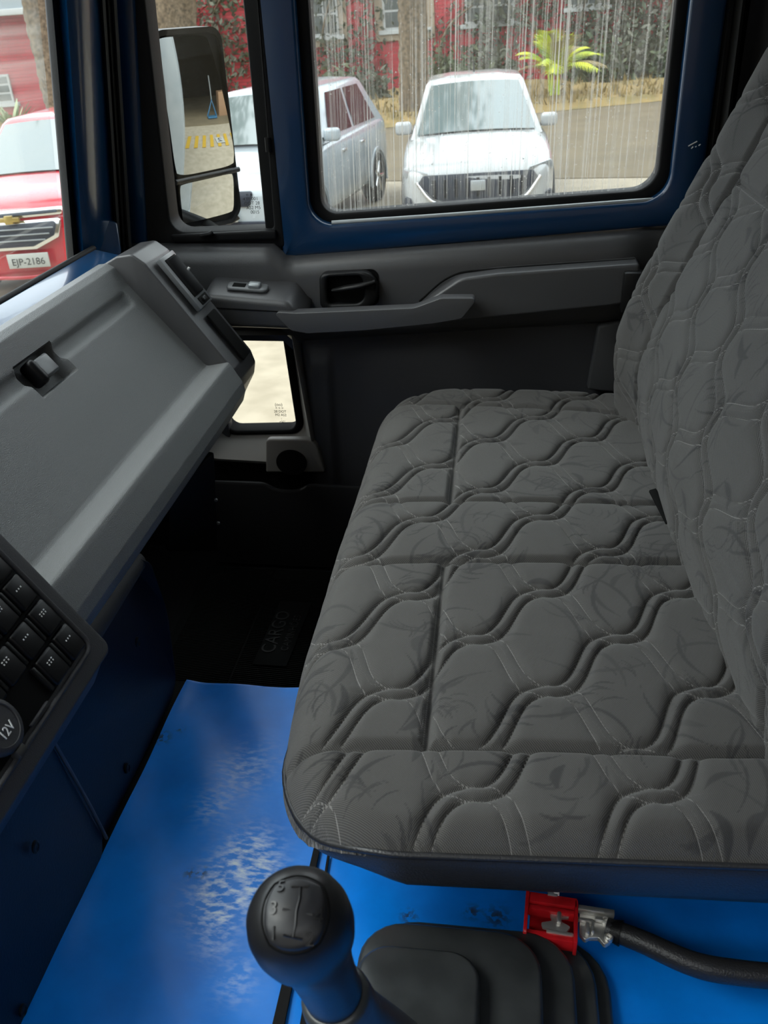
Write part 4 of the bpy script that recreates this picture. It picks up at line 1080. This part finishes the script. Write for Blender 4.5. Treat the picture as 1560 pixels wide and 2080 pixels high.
# ---- red building
WY = 31.2
bd = tag(empty('brick_building', (-2, WY, 0)), 'red painted brick building with vine-covered windows behind the cars', 'building'); ext(bd)
prism('brick_wall', [(-26, WY, -.5), (18, WY, -.5), (18, WY, 7), (-26, WY, 7)], (0, .4, 0), 'brick', bd, 0)
def win(px0, py0, px1, py1, surround=True, z_top=None, cols=2, rows=3):
    a = eY(px0, py1, WY); b_ = eY(px1, py0, WY)
    x0, x1, z0, z1 = a[0], b_[0], a[2], (z_top or b_[2])
    if surround: prism('window_surround', [(x0 - .25, WY - .06, z0 - .3), (x1 + .25, WY - .06, z0 - .3), (x1 + .25, WY - .06, z1 + .3), (x0 - .25, WY - .06, z1 + .3)], (0, .1, 0), 'cream', bd, .01, 1)
    f_ = prism('window', [(x0, WY - .09, z0), (x1, WY - .09, z0), (x1, WY - .09, z1), (x0, WY - .09, z1)], (0, .06, 0), 'wframe', bd, .01, 1)
    w = (x1 - x0 - .08) / cols; h = (z1 - z0 - .08) / rows
    for i in range(cols):
        for j in range(rows):
            xa, za = x0 + .04 + i * w + .03, z0 + .04 + j * h + .03
            prism('pane', [(xa, WY - .10, za), (xa + w - .06, WY - .10, za), (xa + w - .06, WY - .10, za + h - .06), (xa, WY - .10, za + h - .06)], (0, .03, 0), 'pane', f_, 0)
    prism('sill', [(x0 - .15, WY - .14, z0 - .12), (x1 + .15, WY - .14, z0 - .12), (x1 + .15, WY - .14, z0), (x0 - .15, WY - .14, z0)], (0, .14, 0), 'wframe', bd, .01, 1)
win(632, -60, 680, 75); win(780, -60, 862, 62); win(945, -60, 1046, 50, False); win(1155, -60, 1235, 16, False)
win(-30, 150, 18, 212, False)
prism('eave', [(-26, WY - .8, 3.32), (-13.6, WY - .8, 3.20), (-13.4, WY - .8, 5.0), (-26, WY - .8, 5.2)], (0, 1.0, 0), 'eave', bd, .02)
prism('gutter', [(-26, WY - .9, 3.26), (-13.5, WY - .9, 3.14), (-13.5, WY - .9, 3.32), (-26, WY - .9, 3.44)], (0, .15, 0), 'wframe', bd, .02)

# ---- foliage
def leaves(name, centers, m, parent, size=(.05, .12), n=900, spread=(.4, .25, .4), flatY=None, seed=1):
    r = np.random.RandomState(seed); c = np.array(centers)
    pick = c[r.randint(0, len(c), n)] + r.normal(0, 1, (n, 3)) * np.array(spread)
    if flatY is not None: pick[:, 1] = np.minimum(pick[:, 1], flatY - .03)
    s = r.uniform(*size, n)[:, None]
    u = r.normal(0, 1, (n, 3)); u /= np.linalg.norm(u, axis=1, keepdims=True)
    w = np.cross(u, r.normal(0, 1, (n, 3))); w /= np.linalg.norm(w, axis=1, keepdims=True)
    V = np.stack([pick - u * s, pick + w * s * .45, pick + u * s, pick - w * s * .45], 1).reshape(-1, 3)
    return mesh_np(name, V, np.arange(n * 4).reshape(-1, 4), m, parent, ang=None)
def vine(px_path, label, n, spread, seed, size=(.06, .15), stem=.05):
    root = eY(*px_path[0], WY - .1)
    t_ = tag(empty('climbing_vine', tuple(root)), label, 'vine', 'vines on the red wall'); ext(t_)
    pts = [eY(x, y, WY - .12) for x, y in px_path]
    tube('vine_stem', pts, [stem, stem * .5], 'bark', t_, 6, 5)
    cs = smooth_path(pts, 8)
    leaves('foliage', cs, 'vine', t_, size, n, spread, WY, seed)
vine([(1290, 190), (1260, 110), (1290, 40), (1240, -60)], 'dense grey-green vine covering the wall right of the palm', 2400, (.8, .15, .7), 1)
vine([(1200, 190), (1160, 120), (1180, 40), (1200, -50)], 'thin climbing vine on the wall just behind the palm', 700, (.55, .15, .6), 2)
vine([(1370, 180), (1350, 90), (1370, -40)], 'dark vine at the right edge of the side window', 1000, (.5, .15, .7), 3)
vine([(960, 190), (985, 120), (1000, 60), (985, -50)], 'dark vine climbing beside the middle wall window', 1000, (.35, .15, .6), 4)
vine([(905, 150), (895, 100), (915, 50), (960, 10)], 'bare forked vine branching on the red wall', 260, (.3, .12, .3), 5, (.05, .1), .07)
vine([(665, 200), (690, 130), (655, 80), (680, -40)], 'brown-green vine beside the leftmost wall window', 650, (.5, .15, .6), 6)
vine([(760, 190), (745, 90), (765, -40)], 'sparse vine left of the thick tree trunk', 330, (.35, .12, .6), 7)
vine([(440, 190), (455, 110), (430, 40), (470, -40)], 'leafy vine seen above the side mirror', 1100, (.7, .15, .6), 8)
vine([(900, 195), (930, 185), (990, 190)], 'low bushy vine on the wall foot behind the white car', 900, (.5, .2, .25), 9)
vine([(1090, 60), (1060, 20), (1110, -30)], 'vine hanging under the rightmost wall window', 450, (.7, .12, .3), 10)

def trunk(name, px0, px1, Y, r0, r1, label, bend=0):
    a = eY(*px0, Y); b_ = eY(*px1, Y); t_ = tag(empty(name, tuple(a)), label, 'tree', 'trees in the yard'); ext(t_)
    pts = [a + np.array([0, 0, -.3]), a * .6 + b_ * .4 + np.array([bend, 0, 0]), b_, b_ + (b_ - a) * .6]
    P = smooth_path(pts, 10); rings = []
    for i, p in enumerate(P):
        r = r0 + (r1 - r0) * i / len(P)
        rings.append([p + np.array([math.cos(q), math.sin(q), 0]) * r * (1 + .10 * math.sin(q * 7 + i * .9) + .07 * math.sin(q * 13 - i * 1.7)) for q in np.linspace(0, 2 * math.pi, 28, endpoint=False)])
    loft('trunk', rings, 'bark', t_, ang=None)
    return t_, P
t1, P1 = trunk('tree', (842, 232), (838, -10), 25.0, .36, .30, 'thick tree trunk standing behind the white car')
leaves('foliage', [P1[-1] + np.array([0, 0, 1.5])], 'leaf', t1, (.08, .2), 1500, (1.5, 1.2, .7), None, 21)
for k, (dx, dy, dz) in enumerate(((-2.0, -9.0, 3.2), (.6, -10.5, 3.6), (-.6, -9.5, 4.8), (-5.5, -11.5, 4.4))):
    q0 = P1[-1]; q1 = q0 + np.array([dx * .5, dy * .45, dz * .7]); q2 = q0 + np.array([dx, dy, dz])
    tube('branch', [q0 - np.array([0, 0, .8]), q1, q2], [.22, .14, .06], 'bark', t1, 8, 6)
    leaves('foliage', [q2 + np.array([rng.uniform(-.8, .8), rng.uniform(-.8, .8), rng.uniform(-.3, .5)]) for _ in range(7)], 'leaf', t1, (.08, .22), 650, (.5, .5, .3), None, 50 + k)
t2, P2_ = trunk('tree', (128, 250), (75, -10), 20.0, .26, .34, 'slanting brown tree trunk left of the blue pillar')
t3, P3_ = trunk('tree', (360, 250), (352, -10), 22.0, .50, .46, 'broad furrowed tree trunk above the side mirror')
def shrub(px, py, Y, r, n, label, seed, m='leaf'):
    c_ = eY(px, py, Y); t_ = tag(empty('shrub', tuple(c_)), label, 'shrub', 'shrubs along the wall foot'); ext(t_)
    for k in range(4): tube('shrub_stem', [c_, c_ + np.array([rng.uniform(-r, r) * .6, rng.uniform(-.2, .2), r * .9])], [.03, .012], 'bark', t_, 5, 2)
    leaves('foliage', [c_ + np.array([rng.uniform(-r, r) * .5, rng.uniform(-.2, .2), r * rng.uniform(.3, .9)]) for _ in range(8)], m, t_, (.06, .15), n, (r * .38, .25, r * .30), None, seed)
shrub(1205, 178, 29.6, .95, 800, 'dark shrub right behind the palm fronds', 31)
shrub(1290, 172, 29.8, 1.05, 900, 'grey-green shrub under the dense vine', 32, 'vine')
shrub(1368, 168, 29.6, .85, 650, 'dark shrub at the right edge of the side window pane', 33)
shrub(1015, 188, 29.6, .8, 600, 'low shrub just above the white car roof', 34, 'vine')
shrub(925, 190, 29.4, .85, 700, 'dark shrub left of the white car roof', 35)
shrub(745, 215, 28.6, .7, 500, 'small shrub between the thick trunk and the silver car', 36, 'vine')
shrub(690, 200, 29.0, .6, 420, 'small shrub right above the silver car roof', 37)
# ---- palm and yucca
def fronds(parent, c, n, L, m, mdry, seed, droop=.9, w=.03, feather=True, up=.9):
    r = random.Random(seed)
    for i in range(n):
        az = 2 * math.pi * (i + r.random() * .6) / n; el = up * r.uniform(.45, 1.0); l = L * r.uniform(.75, 1.1)
        dv = np.array([math.cos(az) * math.cos(el), math.sin(az) * math.cos(el), math.sin(el)])
        pts = [c + dv * l * t_ - np.array([0, 0, droop * l * t_ * t_ * (1.1 - math.sin(el) * .5)]) for t_ in np.linspace(0, 1, 12)]
        v, f = [], []
        side = np.array([-math.sin(az), math.cos(az), 0])
        if feather:
            for k in range(1, 12):
                p = pts[k]; tg_ = pts[k] - pts[k - 1]; tg_ /= np.linalg.norm(tg_)
                ll = l * .34 * math.sin(math.pi * (k + 1.2) / 13.5)
                for h in range(2):
                    q0 = pts[k - 1] + (p - pts[k - 1]) * (h * .5)
                    for sgn in (-1, 1):
                        tip = q0 + (side * sgn * .75 + tg_ * .75 + np.array([0, 0, -.25])) * ll
                        b0 = len(v); ww = tg_ * w
                        v += [q0 - ww, q0 + ww, tip]; f.append((b0, b0 + 1, b0 + 2))
            for k in range(11):
                b0 = len(v); v += [pts[k] - side * w * .5, pts[k] + side * w * .5, pts[k + 1] + side * w * .4, pts[k + 1] - side * w * .4]; f.append((b0, b0 + 1, b0 + 2, b0 + 3))
        else:
            for k in range(11):
                w0 = w * math.sin(math.pi * (k + 1) / 13); w1 = w * math.sin(math.pi * (k + 2) / 13); b0 = len(v)
                v += [pts[k] - side * w0, pts[k] + side * w0, pts[k + 1] + side * w1, pts[k + 1] - side * w1]; f.append((b0, b0 + 1, b0 + 2, b0 + 3))
        mesh('frond' if feather else 'leaf_blade', v, f, mdry if (mdry and r.random() < .22) else m, parent, smooth=False, fix=False)
pc_ = eY(1128, 200, 26.5)
palm = tag(empty('palm', tuple(pc_)), 'small yellow-green palm growing on the dry bank', 'palm'); ext(palm)
for k in range(4):
    q = pc_ + np.array([rng.uniform(-.12, .12), rng.uniform(-.1, .1), -.4])
    tube('palm_stem', [q, q + np.array([rng.uniform(-.1, .1), 0, 1.0])], [.05, .03], 'palm', palm, 8, 3)
fronds(palm, pc_ + np.array([0, 0, .55]), 22, 1.75, 'palm', 'palmdry', 3, .70, .026, True, 1.40)
yc_ = eY(38, 300, 19.0)
yu = tag(empty('yucca', tuple(yc_)), 'spiky yucca plant behind the red car', 'plant'); ext(yu)
tube('yucca_stem', [yc_ + np.array([0, 0, -.6]), yc_ + np.array([0, 0, .25])], [.14, .10], 'bark', yu, 10, 3)
fronds(yu, yc_ + np.array([0, 0, .25]), 26, .85, 'yucca', None, 5, .25, .045, False, 1.2)

# ---- parked cars
def car(name, label, paint, loc, yaw, L, W, stations, gh, style):
    """front bumper at local y=0 facing -y; stations: (y, half width, z bottom, z shoulder, z top)"""
    c = tag(empty(name, (0, 0, 0)), label, 'car', 'parked cars'); parts = []
    def sub(o): parts.append(o); return o
    rings = []
    for y, w, zb, zs, zt in stations:
        half = [(0, zb), (w * .55, zb), (w * .88, zb + .02), (w * .98, zb + .14), (w, zb + (zs - zb) * .45), (w * .985, zs - .06), (w * .95, zs), (w * .80, zs + (zt - zs) * .75), (w * .45, zt), (0, zt + .005)]
        rings.append([(x, y, z) for x, z in half] + [(-x, y, z) for x, z in reversed(half[1:-1])])
    body = loft('body', rings, paint, c, ang=None)
    sm = body.modifiers.new('smooth', 'SUBSURF'); sm.levels = 1; sm.render_levels = 2
    (yb0, yr0, yr1, yb1, zb, zr, wb, wr) = gh        # windscreen base, roof front, roof rear, rear base, z base, z roof, half widths
    rings = []
    for t_, q in ((0, 0), (.5, .5), (.88, .9), (.97, .985), (1, 1)):
        z = zb + (zr - zb) * q; w = wb + (wr - wb) * t_
        y0 = yb0 + (yr0 - yb0) * t_; y1 = yb1 + (yr1 - yb1) * t_
        ins = .05 if t_ == 1 else (.02 if t_ == .97 else 0)
        rings.append(rloop([(-w + ins, y0 + ins, z), (w - ins, y0 + ins, z), (w - ins, y1 - ins, z), (-w + ins, y1 - ins, z)], .10, 4))
    zr2 = zr + .03
    rings.append([(p[0] * .6, (p[1] - (yr0 + yr1) / 2) * .7 + (yr0 + yr1) / 2, zr2) for p in rings[-1]])
    sub(loft('cabin', rings, paint, c, ang=50))
    def patch(nm, cs, m, n_, off, bow=0.0):
        v = []
        cs = [np.array(q, float) for q in cs]
        for i in range(7):
            for j in range(5):
                a, b_ = i / 6, j / 4
                q = (cs[0] * (1 - a) + cs[1] * a) * (1 - b_) + (cs[3] * (1 - a) + cs[2] * a) * b_
                v.append(q + np.array(n_) * (off + bow * (1 - (2 * a - 1) ** 2)))
        return sub(mesh_np(nm, np.array(v), gridfaces(7, 5), m, c, ang=None))
    wz = lambda t_: (wb + (wr - wb) * t_, yb0 + (yr0 - yb0) * t_, yb1 + (yr1 - yb1) * t_, zb + (zr - zb) * t_)
    w0, ya, yz, z0 = wz(.06); w1, yc, yd, z1 = wz(.88)
    nf = np.array([0, -(zr - zb), -(yr0 - yb0) * -1.0]); nf = np.array([0, -(zr - zb), (yr0 - yb0)]); nf /= np.linalg.norm(nf)
    ws_ = patch('windscreen', [(-w0 + .07, ya, z0), (w0 - .07, ya, z0), (w1 - .07, yc, z1), (-w1 + .07, yc, z1)], 'carglass', nf, .015, .03)
    for s in (-1, 1):
        ns = np.array([s * (zr - zb), 0, wb - wr]); ns /= np.linalg.norm(ns)
        ym_ = (ya + yz) / 2 - .1
        for (f0, f1) in ((.18, .50), (.535, .86)):
            pts = []
            for f_, top in ((f0, 0), (f1, 0), (f1, 1), (f0, 1)):
                w_, y0_, y1_, z_ = wz(.10 if not top else .86)
                pts.append((s * w_, y0_ + (y1_ - y0_) * f_, z_))
            patch('side_window', pts, 'sideglass', ns, .008)
        m0 = np.array([s * (wb + .10), yb0 + .42, zb + .10])
        mm = obox('door_mirror', m0, I3, (.20, .12, .15), paint, c, .04, 3); sub(mm)
        obox('mirror_foot', m0 + np.array([-s * .11, .02, -.05]), I3, (.10, .06, .04), 'dark', c, .01)
        for yy_h in (yb0 + .95, yb0 + 1.75):
            obox('door_handle', (s * (W / 2 - .005), yy_h, zb - .14), I3, (.03, .16, .035), 'chrome' if paint != 'carred' else paint, c, .01)
    # wheels
    for y in style['wheels']:
        for s in (-1, 1):
            r = style.get('wr', .31); rg = []
            for xo, rr2 in ((-.11, .0), (-.11, r * .6), (-.10, r * .92), (-.06, r), (.06, r), (.10, r * .92), (.095, r * .66)):
                rg.append([(s * (W / 2 - .10) + s * xo, y + rr2 * math.cos(q), r + rr2 * math.sin(q)) for q in np.linspace(0, 2 * math.pi, 28, endpoint=False)])
            wl = sub(loft('wheel', rg, 'tyre', c, cap=False, ang=50))
            arch = [[(s * (W / 2 - xo), y + rq * math.cos(q), r + rq * math.sin(q)) for q in np.linspace(-.25, math.pi + .25, 20)] for xo, rq in ((.02, r + .07), (-.006, r + .065), (-.006, r + .02), (.05, r + .015))]
            loft('wheel_arch', arch, 'dark' if style.get('dark_arch') else paint, c, closed=False, ang=50)
            rim_r = [[(s * (W / 2 - .10) + s * xo, y + rq * math.cos(q), r + rq * math.sin(q)) for q in np.linspace(0, 2 * math.pi, 24, endpoint=False)] for xo, rq in ((.085, r * .68), (.088, r * .62), (.06, r * .58), (.058, r * .02))]
            loft('rim', rim_r, 'dark', wl, cap=False, ang=50)
            for k in range(5):
                a = 2 * math.pi * k / 5
                tube('spoke', [(s * (W / 2 - .035), y + .03 * math.cos(a), r + .03 * math.sin(a)), (s * (W / 2 - .02), y + r * .62 * math.cos(a), r + r * .62 * math.sin(a))], [.035, .025], 'chrome', wl, 6, 1)
    style['front'](c)
    tube('antenna', [(0, (yr0 + yr1) / 2, zr + .02), (0, (yr0 + yr1) / 2 + .15, zr + .16)], [.012, .005], 'dark', c, 6, 1)
    c.matrix_world = Matrix.Translation(loc) @ Matrix.Rotation(yaw, 4, 'Z')
    ext(c); return c
def fpoly(nm, pts, y, m, c, th=.04, r=.03, bevel=.006):
    return prism(nm, rloop([(x, y + dy, z) for x, z, dy in pts], r, 3), (0, th, 0), m, c, bevel, 2)
def wfront(c):
    for s in (-1, 1):
        fpoly('headlamp', [(s * .50, .66, .01), (s * .83, .72, .18), (s * .82, .82, .20), (s * .56, .77, .02)], -.03, 'lamp', c, .10)
        fpoly('fog_recess', [(s * .72, .30, .02), (s * .82, .30, .10), (s * .82, .52, .10), (s * .74, .50, .02)], -.02, 'grille', c, .08)
    g_ = fpoly('grille', [(-.60, .74, .04), (.60, .74, .04), (.66, .66, .05), (.50, .50, 0), (.30, .44, -.02), (-.30, .44, -.02), (-.50, .50, 0), (-.66, .66, .05)], -.05, 'grille', c, .10)
    for k in range(9): obox('grille_bar', (-.48 + k * .12, -.055, .60), I3, (.035, .012, .20), 'switch', c, .003)
    tube('grille_trim', [(-.68, .02, .67), (-.5, -.05, .47), (-.2, -.08, .41), (.2, -.08, .41), (.5, -.05, .47), (.68, .02, .67)], .018, 'chrome', c, 8)
    obox('emblem', (0, -.07, .62), I3, (.16, .02, .11), 'satinp', c, .01)
    p_ = obox('number_plate', (0, -.10, .345), I3, (.42, .02, .13), 'plate', c, .006)
    text('plate_text', 'RVE2B67', 'ink', (0, -.113, .325), (1, 0, 0), (0, 0, 1), .09, c, .001)
    obox('plate_band', (0, -.1115, .392), I3, (.40, .003, .03), 'blueink', c, 0)
    tube('bonnet_crease', [(-.50, .12, .84), (-.42, .6, .955), (-.40, 1.1, 1.04)], .008, 'carwhite', c, 6); tube('bonnet_crease', [(.50, .12, .84), (.42, .6, .955), (.40, 1.1, 1.04)], .008, 'carwhite', c, 6)
def sfront(c):
    for s in (-1, 1):
        h_ = fpoly('headlamp', [(s * .46, .62, .02), (s * .80, .68, .22), (s * .82, .80, .30), (s * .60, .74, .08)], -.03, 'lamp', c, .12)
        obox('indicator', (s * .66, .05, .72), I3, (.09, .06, .05), 'amber', c, .01)
    fpoly('grille', [(-.40, .72, .02), (.40, .72, .02), (.34, .56, 0), (-.34, .56, 0)], -.04, 'grille', c, .08)
    fpoly('lower_grille', [(-.55, .40, 0), (.55, .40, 0), (.45, .26, 0), (-.45, .26, 0)], -.04, 'grille', c, .08)
    obox('number_plate', (0, -.07, .47), I3, (.40, .02, .13), 'plate', c, .005)
def rfront(c):
    for s in (-1, 1):
        fpoly('headlamp', [(s * .52, .72, .03), (s * .80, .74, .18), (s * .80, .92, .24), (s * .70, .88, .10)], -.04, 'lamp', c, .12)
        fpoly('fog_recess', [(s * .55, .34, .02), (s * .76, .36, .08), (s * .74, .46, .08), (s * .56, .46, .02)], -.02, 'tyre', c, .06)
    fpoly('upper_grille_trim', [(-.52, .80, .02), (.52, .83, .02), (.52, .90, .03), (-.52, .88, .03)], -.06, 'chrome', c, .08)
    fpoly('upper_grille', [(-.47, .825, .02), (.47, .85, .02), (.47, .88, .03), (-.47, .86, .03)], -.07, 'grille', c, .05, .01)
    fpoly('lower_grille_trim', [(-.50, .78, .02), (.50, .80, .02), (.44, .62, 0), (.20, .52, -.02), (-.20, .52, -.02), (-.44, .60, 0)], -.06, 'chrome', c, .08)
    fpoly('lower_grille', [(-.45, .755, .02), (.45, .775, .02), (.40, .64, 0), (.18, .55, -.02), (-.18, .55, -.02), (-.40, .62, 0)], -.075, 'grille', c, .06)
    for k in range(3): obox('grille_bar', (0, -.082, .61 + k * .055), I3, (.62 + k * .10, .014, .012), 'satinp', c, .003)
    fpoly('emblem', [(-.10, .795, 0), (-.04, .795, 0), (-.04, .775, 0), (.04, .775, 0), (.04, .795, 0), (.11, .795, 0), (.10, .835, 0), (.04, .835, 0), (.04, .855, 0), (-.04, .855, 0), (-.04, .835, 0), (-.09, .835, 0)], -.11, 'gold', c, .03, .005, .003)
    obox('number_plate', (.10, -.11, .42), I3, (.42, .02, .14), 'plate', c, .006)
    text('plate_text', 'EJP-2186', 'ink', (.10, -.1225, .41), (1, 0, 0), (0, 0, 1), .095, c, .001)
    fpoly('bumper_lip', [(-.80, .24, .10), (.80, .24, .10), (.80, .50, .12), (.60, .36, .02), (-.60, .36, .02), (-.80, .50, .12)], -.03, 'tyre', c, .10)
    tube('bumper_line', [(-.80, .06, .27), (0, -.08, .25), (.80, .06, .27)], .02, 'carred', c, 6)
car('pickup', 'white pickup with wide dark grille behind the streaked side window', 'carwhite', (-.27, 10.55, 0), .045, 4.4, 1.74,
    [(-.02, .60, .30, .62, .70), (.02, .74, .24, .74, .79), (.18, .84, .20, .82, .88), (.6, .87, .20, .90, .97), (1.15, .87, .20, .97, 1.06), (1.8, .87, .20, .99, 1.05), (3.0, .87, .22, 1.0, 1.05), (4.2, .86, .26, 1.0, 1.04), (4.4, .80, .34, .96, 1.0)],
    (1.05, 1.95, 3.05, 3.35, .99, 1.575, .78, .58), dict(wheels=(.80, 3.55), front=wfront, wr=.32, dark_arch=True))
car('silver_car', 'silver-white car angled behind the quarter light, rear wheel in the window', 'carsilver', (-3.12, 10.3, 0), -.15, 4.2, 1.74,
    [(-.02, .62, .28, .58, .66), (.02, .76, .22, .70, .76), (.2, .85, .18, .82, .88), (.6, .87, .18, .92, .99), (1.1, .87, .18, .99, 1.07), (1.8, .87, .18, 1.02, 1.07), (3.2, .87, .20, 1.05, 1.08), (4.0, .85, .24, 1.05, 1.10), (4.2, .78, .34, 1.0, 1.06)],
    (.95, 1.75, 3.55, 4.05, 1.02, 1.62, .80, .60), dict(wheels=(.80, 3.38), front=sfront, wr=.33))
car('red_hatchback', 'bright red hatchback with split chrome grille left of the pillar', 'carred', (-4.78, 8.75, 0), .10, 4.0, 1.70,
    [(-.02, .58, .26, .66, .82), (.02, .72, .22, .80, .90), (.2, .82, .20, .90, .98), (.6, .85, .20, .97, 1.05), (1.1, .85, .20, 1.03, 1.12), (1.8, .85, .20, 1.05, 1.10), (3.0, .85, .22, 1.06, 1.10), (3.8, .83, .26, 1.06, 1.10), (4.0, .76, .36, 1.0, 1.06)],
    (1.0, 1.75, 3.2, 3.8, 1.05, 1.60, .78, .58), dict(wheels=(.75, 3.25), front=rfront, wr=.30))

# ---- what the mirror looks back at: own cargo body, striped threshold, dim warehouse
cb = tag(empty('cargo_body', (4, 1.2, .6)), 'white cargo body of the truck seen in the mirror', 'truck body'); ext(cb)
box('side_wall', (1.0, -.1, .75), (6.4, 2.10, 3.4), 'truckwhite', cb, .02)
for k in range(6): box('side_post', (1.4 + k * .9, 2.095, .8), (1.46 + k * .9, 2.125, 3.35), 'truckwhite', cb, .004)
tube('body_rail', [(1.0, 2.115, .85), (6.4, 2.115, .85)], .03, 'satinp', cb, 8, 1)
ORD = ['first', 'second', 'third', 'fourth', 'fifth', 'sixth', 'seventh', 'eighth', 'ninth']
for k in range(9):
    y = 2.3 + k * .36
    st = prism('floor_stripe', [(6.2, y, .012), (7.5, y + .18, .012), (7.5, y + .34, .012), (6.2, y + .16, .012)], (0, 0, .006), 'yellow', None, 0)
    tag(st, 'yellow floor stripe in the mirror, ' + ORD[k] + ' from the white body', 'floor marking', 'yellow floor stripes'); ext(st)
sg = prism('bay_number', [(6.5, 3.75, .02), (6.5, 4.15, .02), (7.1, 4.15, .02), (7.1, 3.75, .02)], (0, 0, .006), 'plate', None, 0)
tag(sg, 'pale floor panel with a 2 reflected among the yellow stripes', 'floor marking'); ext(sg)
text('bay_text', '2', 'ink', (6.8, 3.95, .028), (0, -1, 0), (1, 0, 0), .55, sg, .001)
wh_ = tag(empty('warehouse', (12, 4, 0)), 'dim warehouse bay reflected in the upper mirror glass', 'building'); ext(wh_)
box('back_wall', (17.6, -4, 0), (18, 14, 5), 'dull_black', wh_, 0); box('side_wall', (9, -4.3, 0), (18, -4, 5), 'dull_black', wh_, 0)
box('side_wall', (9, 14, 0), (18, 14.3, 5), 'dull_black', wh_, 0); box('roof', (9, -4.3, 5), (18, 14.3, 5.2), 'dull_black', wh_, 0); box('lintel', (8.8, -4.3, 3.6), (9.1, 14.3, 6), 'dull_black', wh_, 0)
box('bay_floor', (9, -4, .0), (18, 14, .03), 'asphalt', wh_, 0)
cbx = box('carton', (10.4, 4.75, .03), (11.1, 5.55, 1.0), 'card', None, .01); tag(cbx, 'brown carton reflected in the mirror beside the stripes', 'carton'); ext(cbx)
ct = tag(empty('hand_truck', (10.2, 4.2, .03)), 'blue hand truck reflected in the mirror left of the carton', 'hand truck'); ext(ct)
tube('cart_frame', [(10.2, 3.9, .1), (10.2, 4.2, .75), (10.2, 4.5, .1)], .05, 'bluecart', ct, 8, 1); tube('cart_handle', [(10.2, 4.2, .7), (10.25, 4.15, 1.7)], .03, 'satinp', ct, 8, 1)
box('cart_deck', (9.9, 3.9, .06), (10.3, 4.5, .12), 'bluecart', ct, .01)

o = box('wall_light_blocker', (-14, -4.3, 0), (7, -4.0, 5.0), 'asphalt', None, 0); o['kind'] = 'structure'; ext(o)   # unseen wall added on the driver side to block sky light
# tilt everything in the yard as one slope (top-level objects only)
bpy.context.view_layer.update()
for o in EXT:
    o.matrix_world = TILT @ o.matrix_world
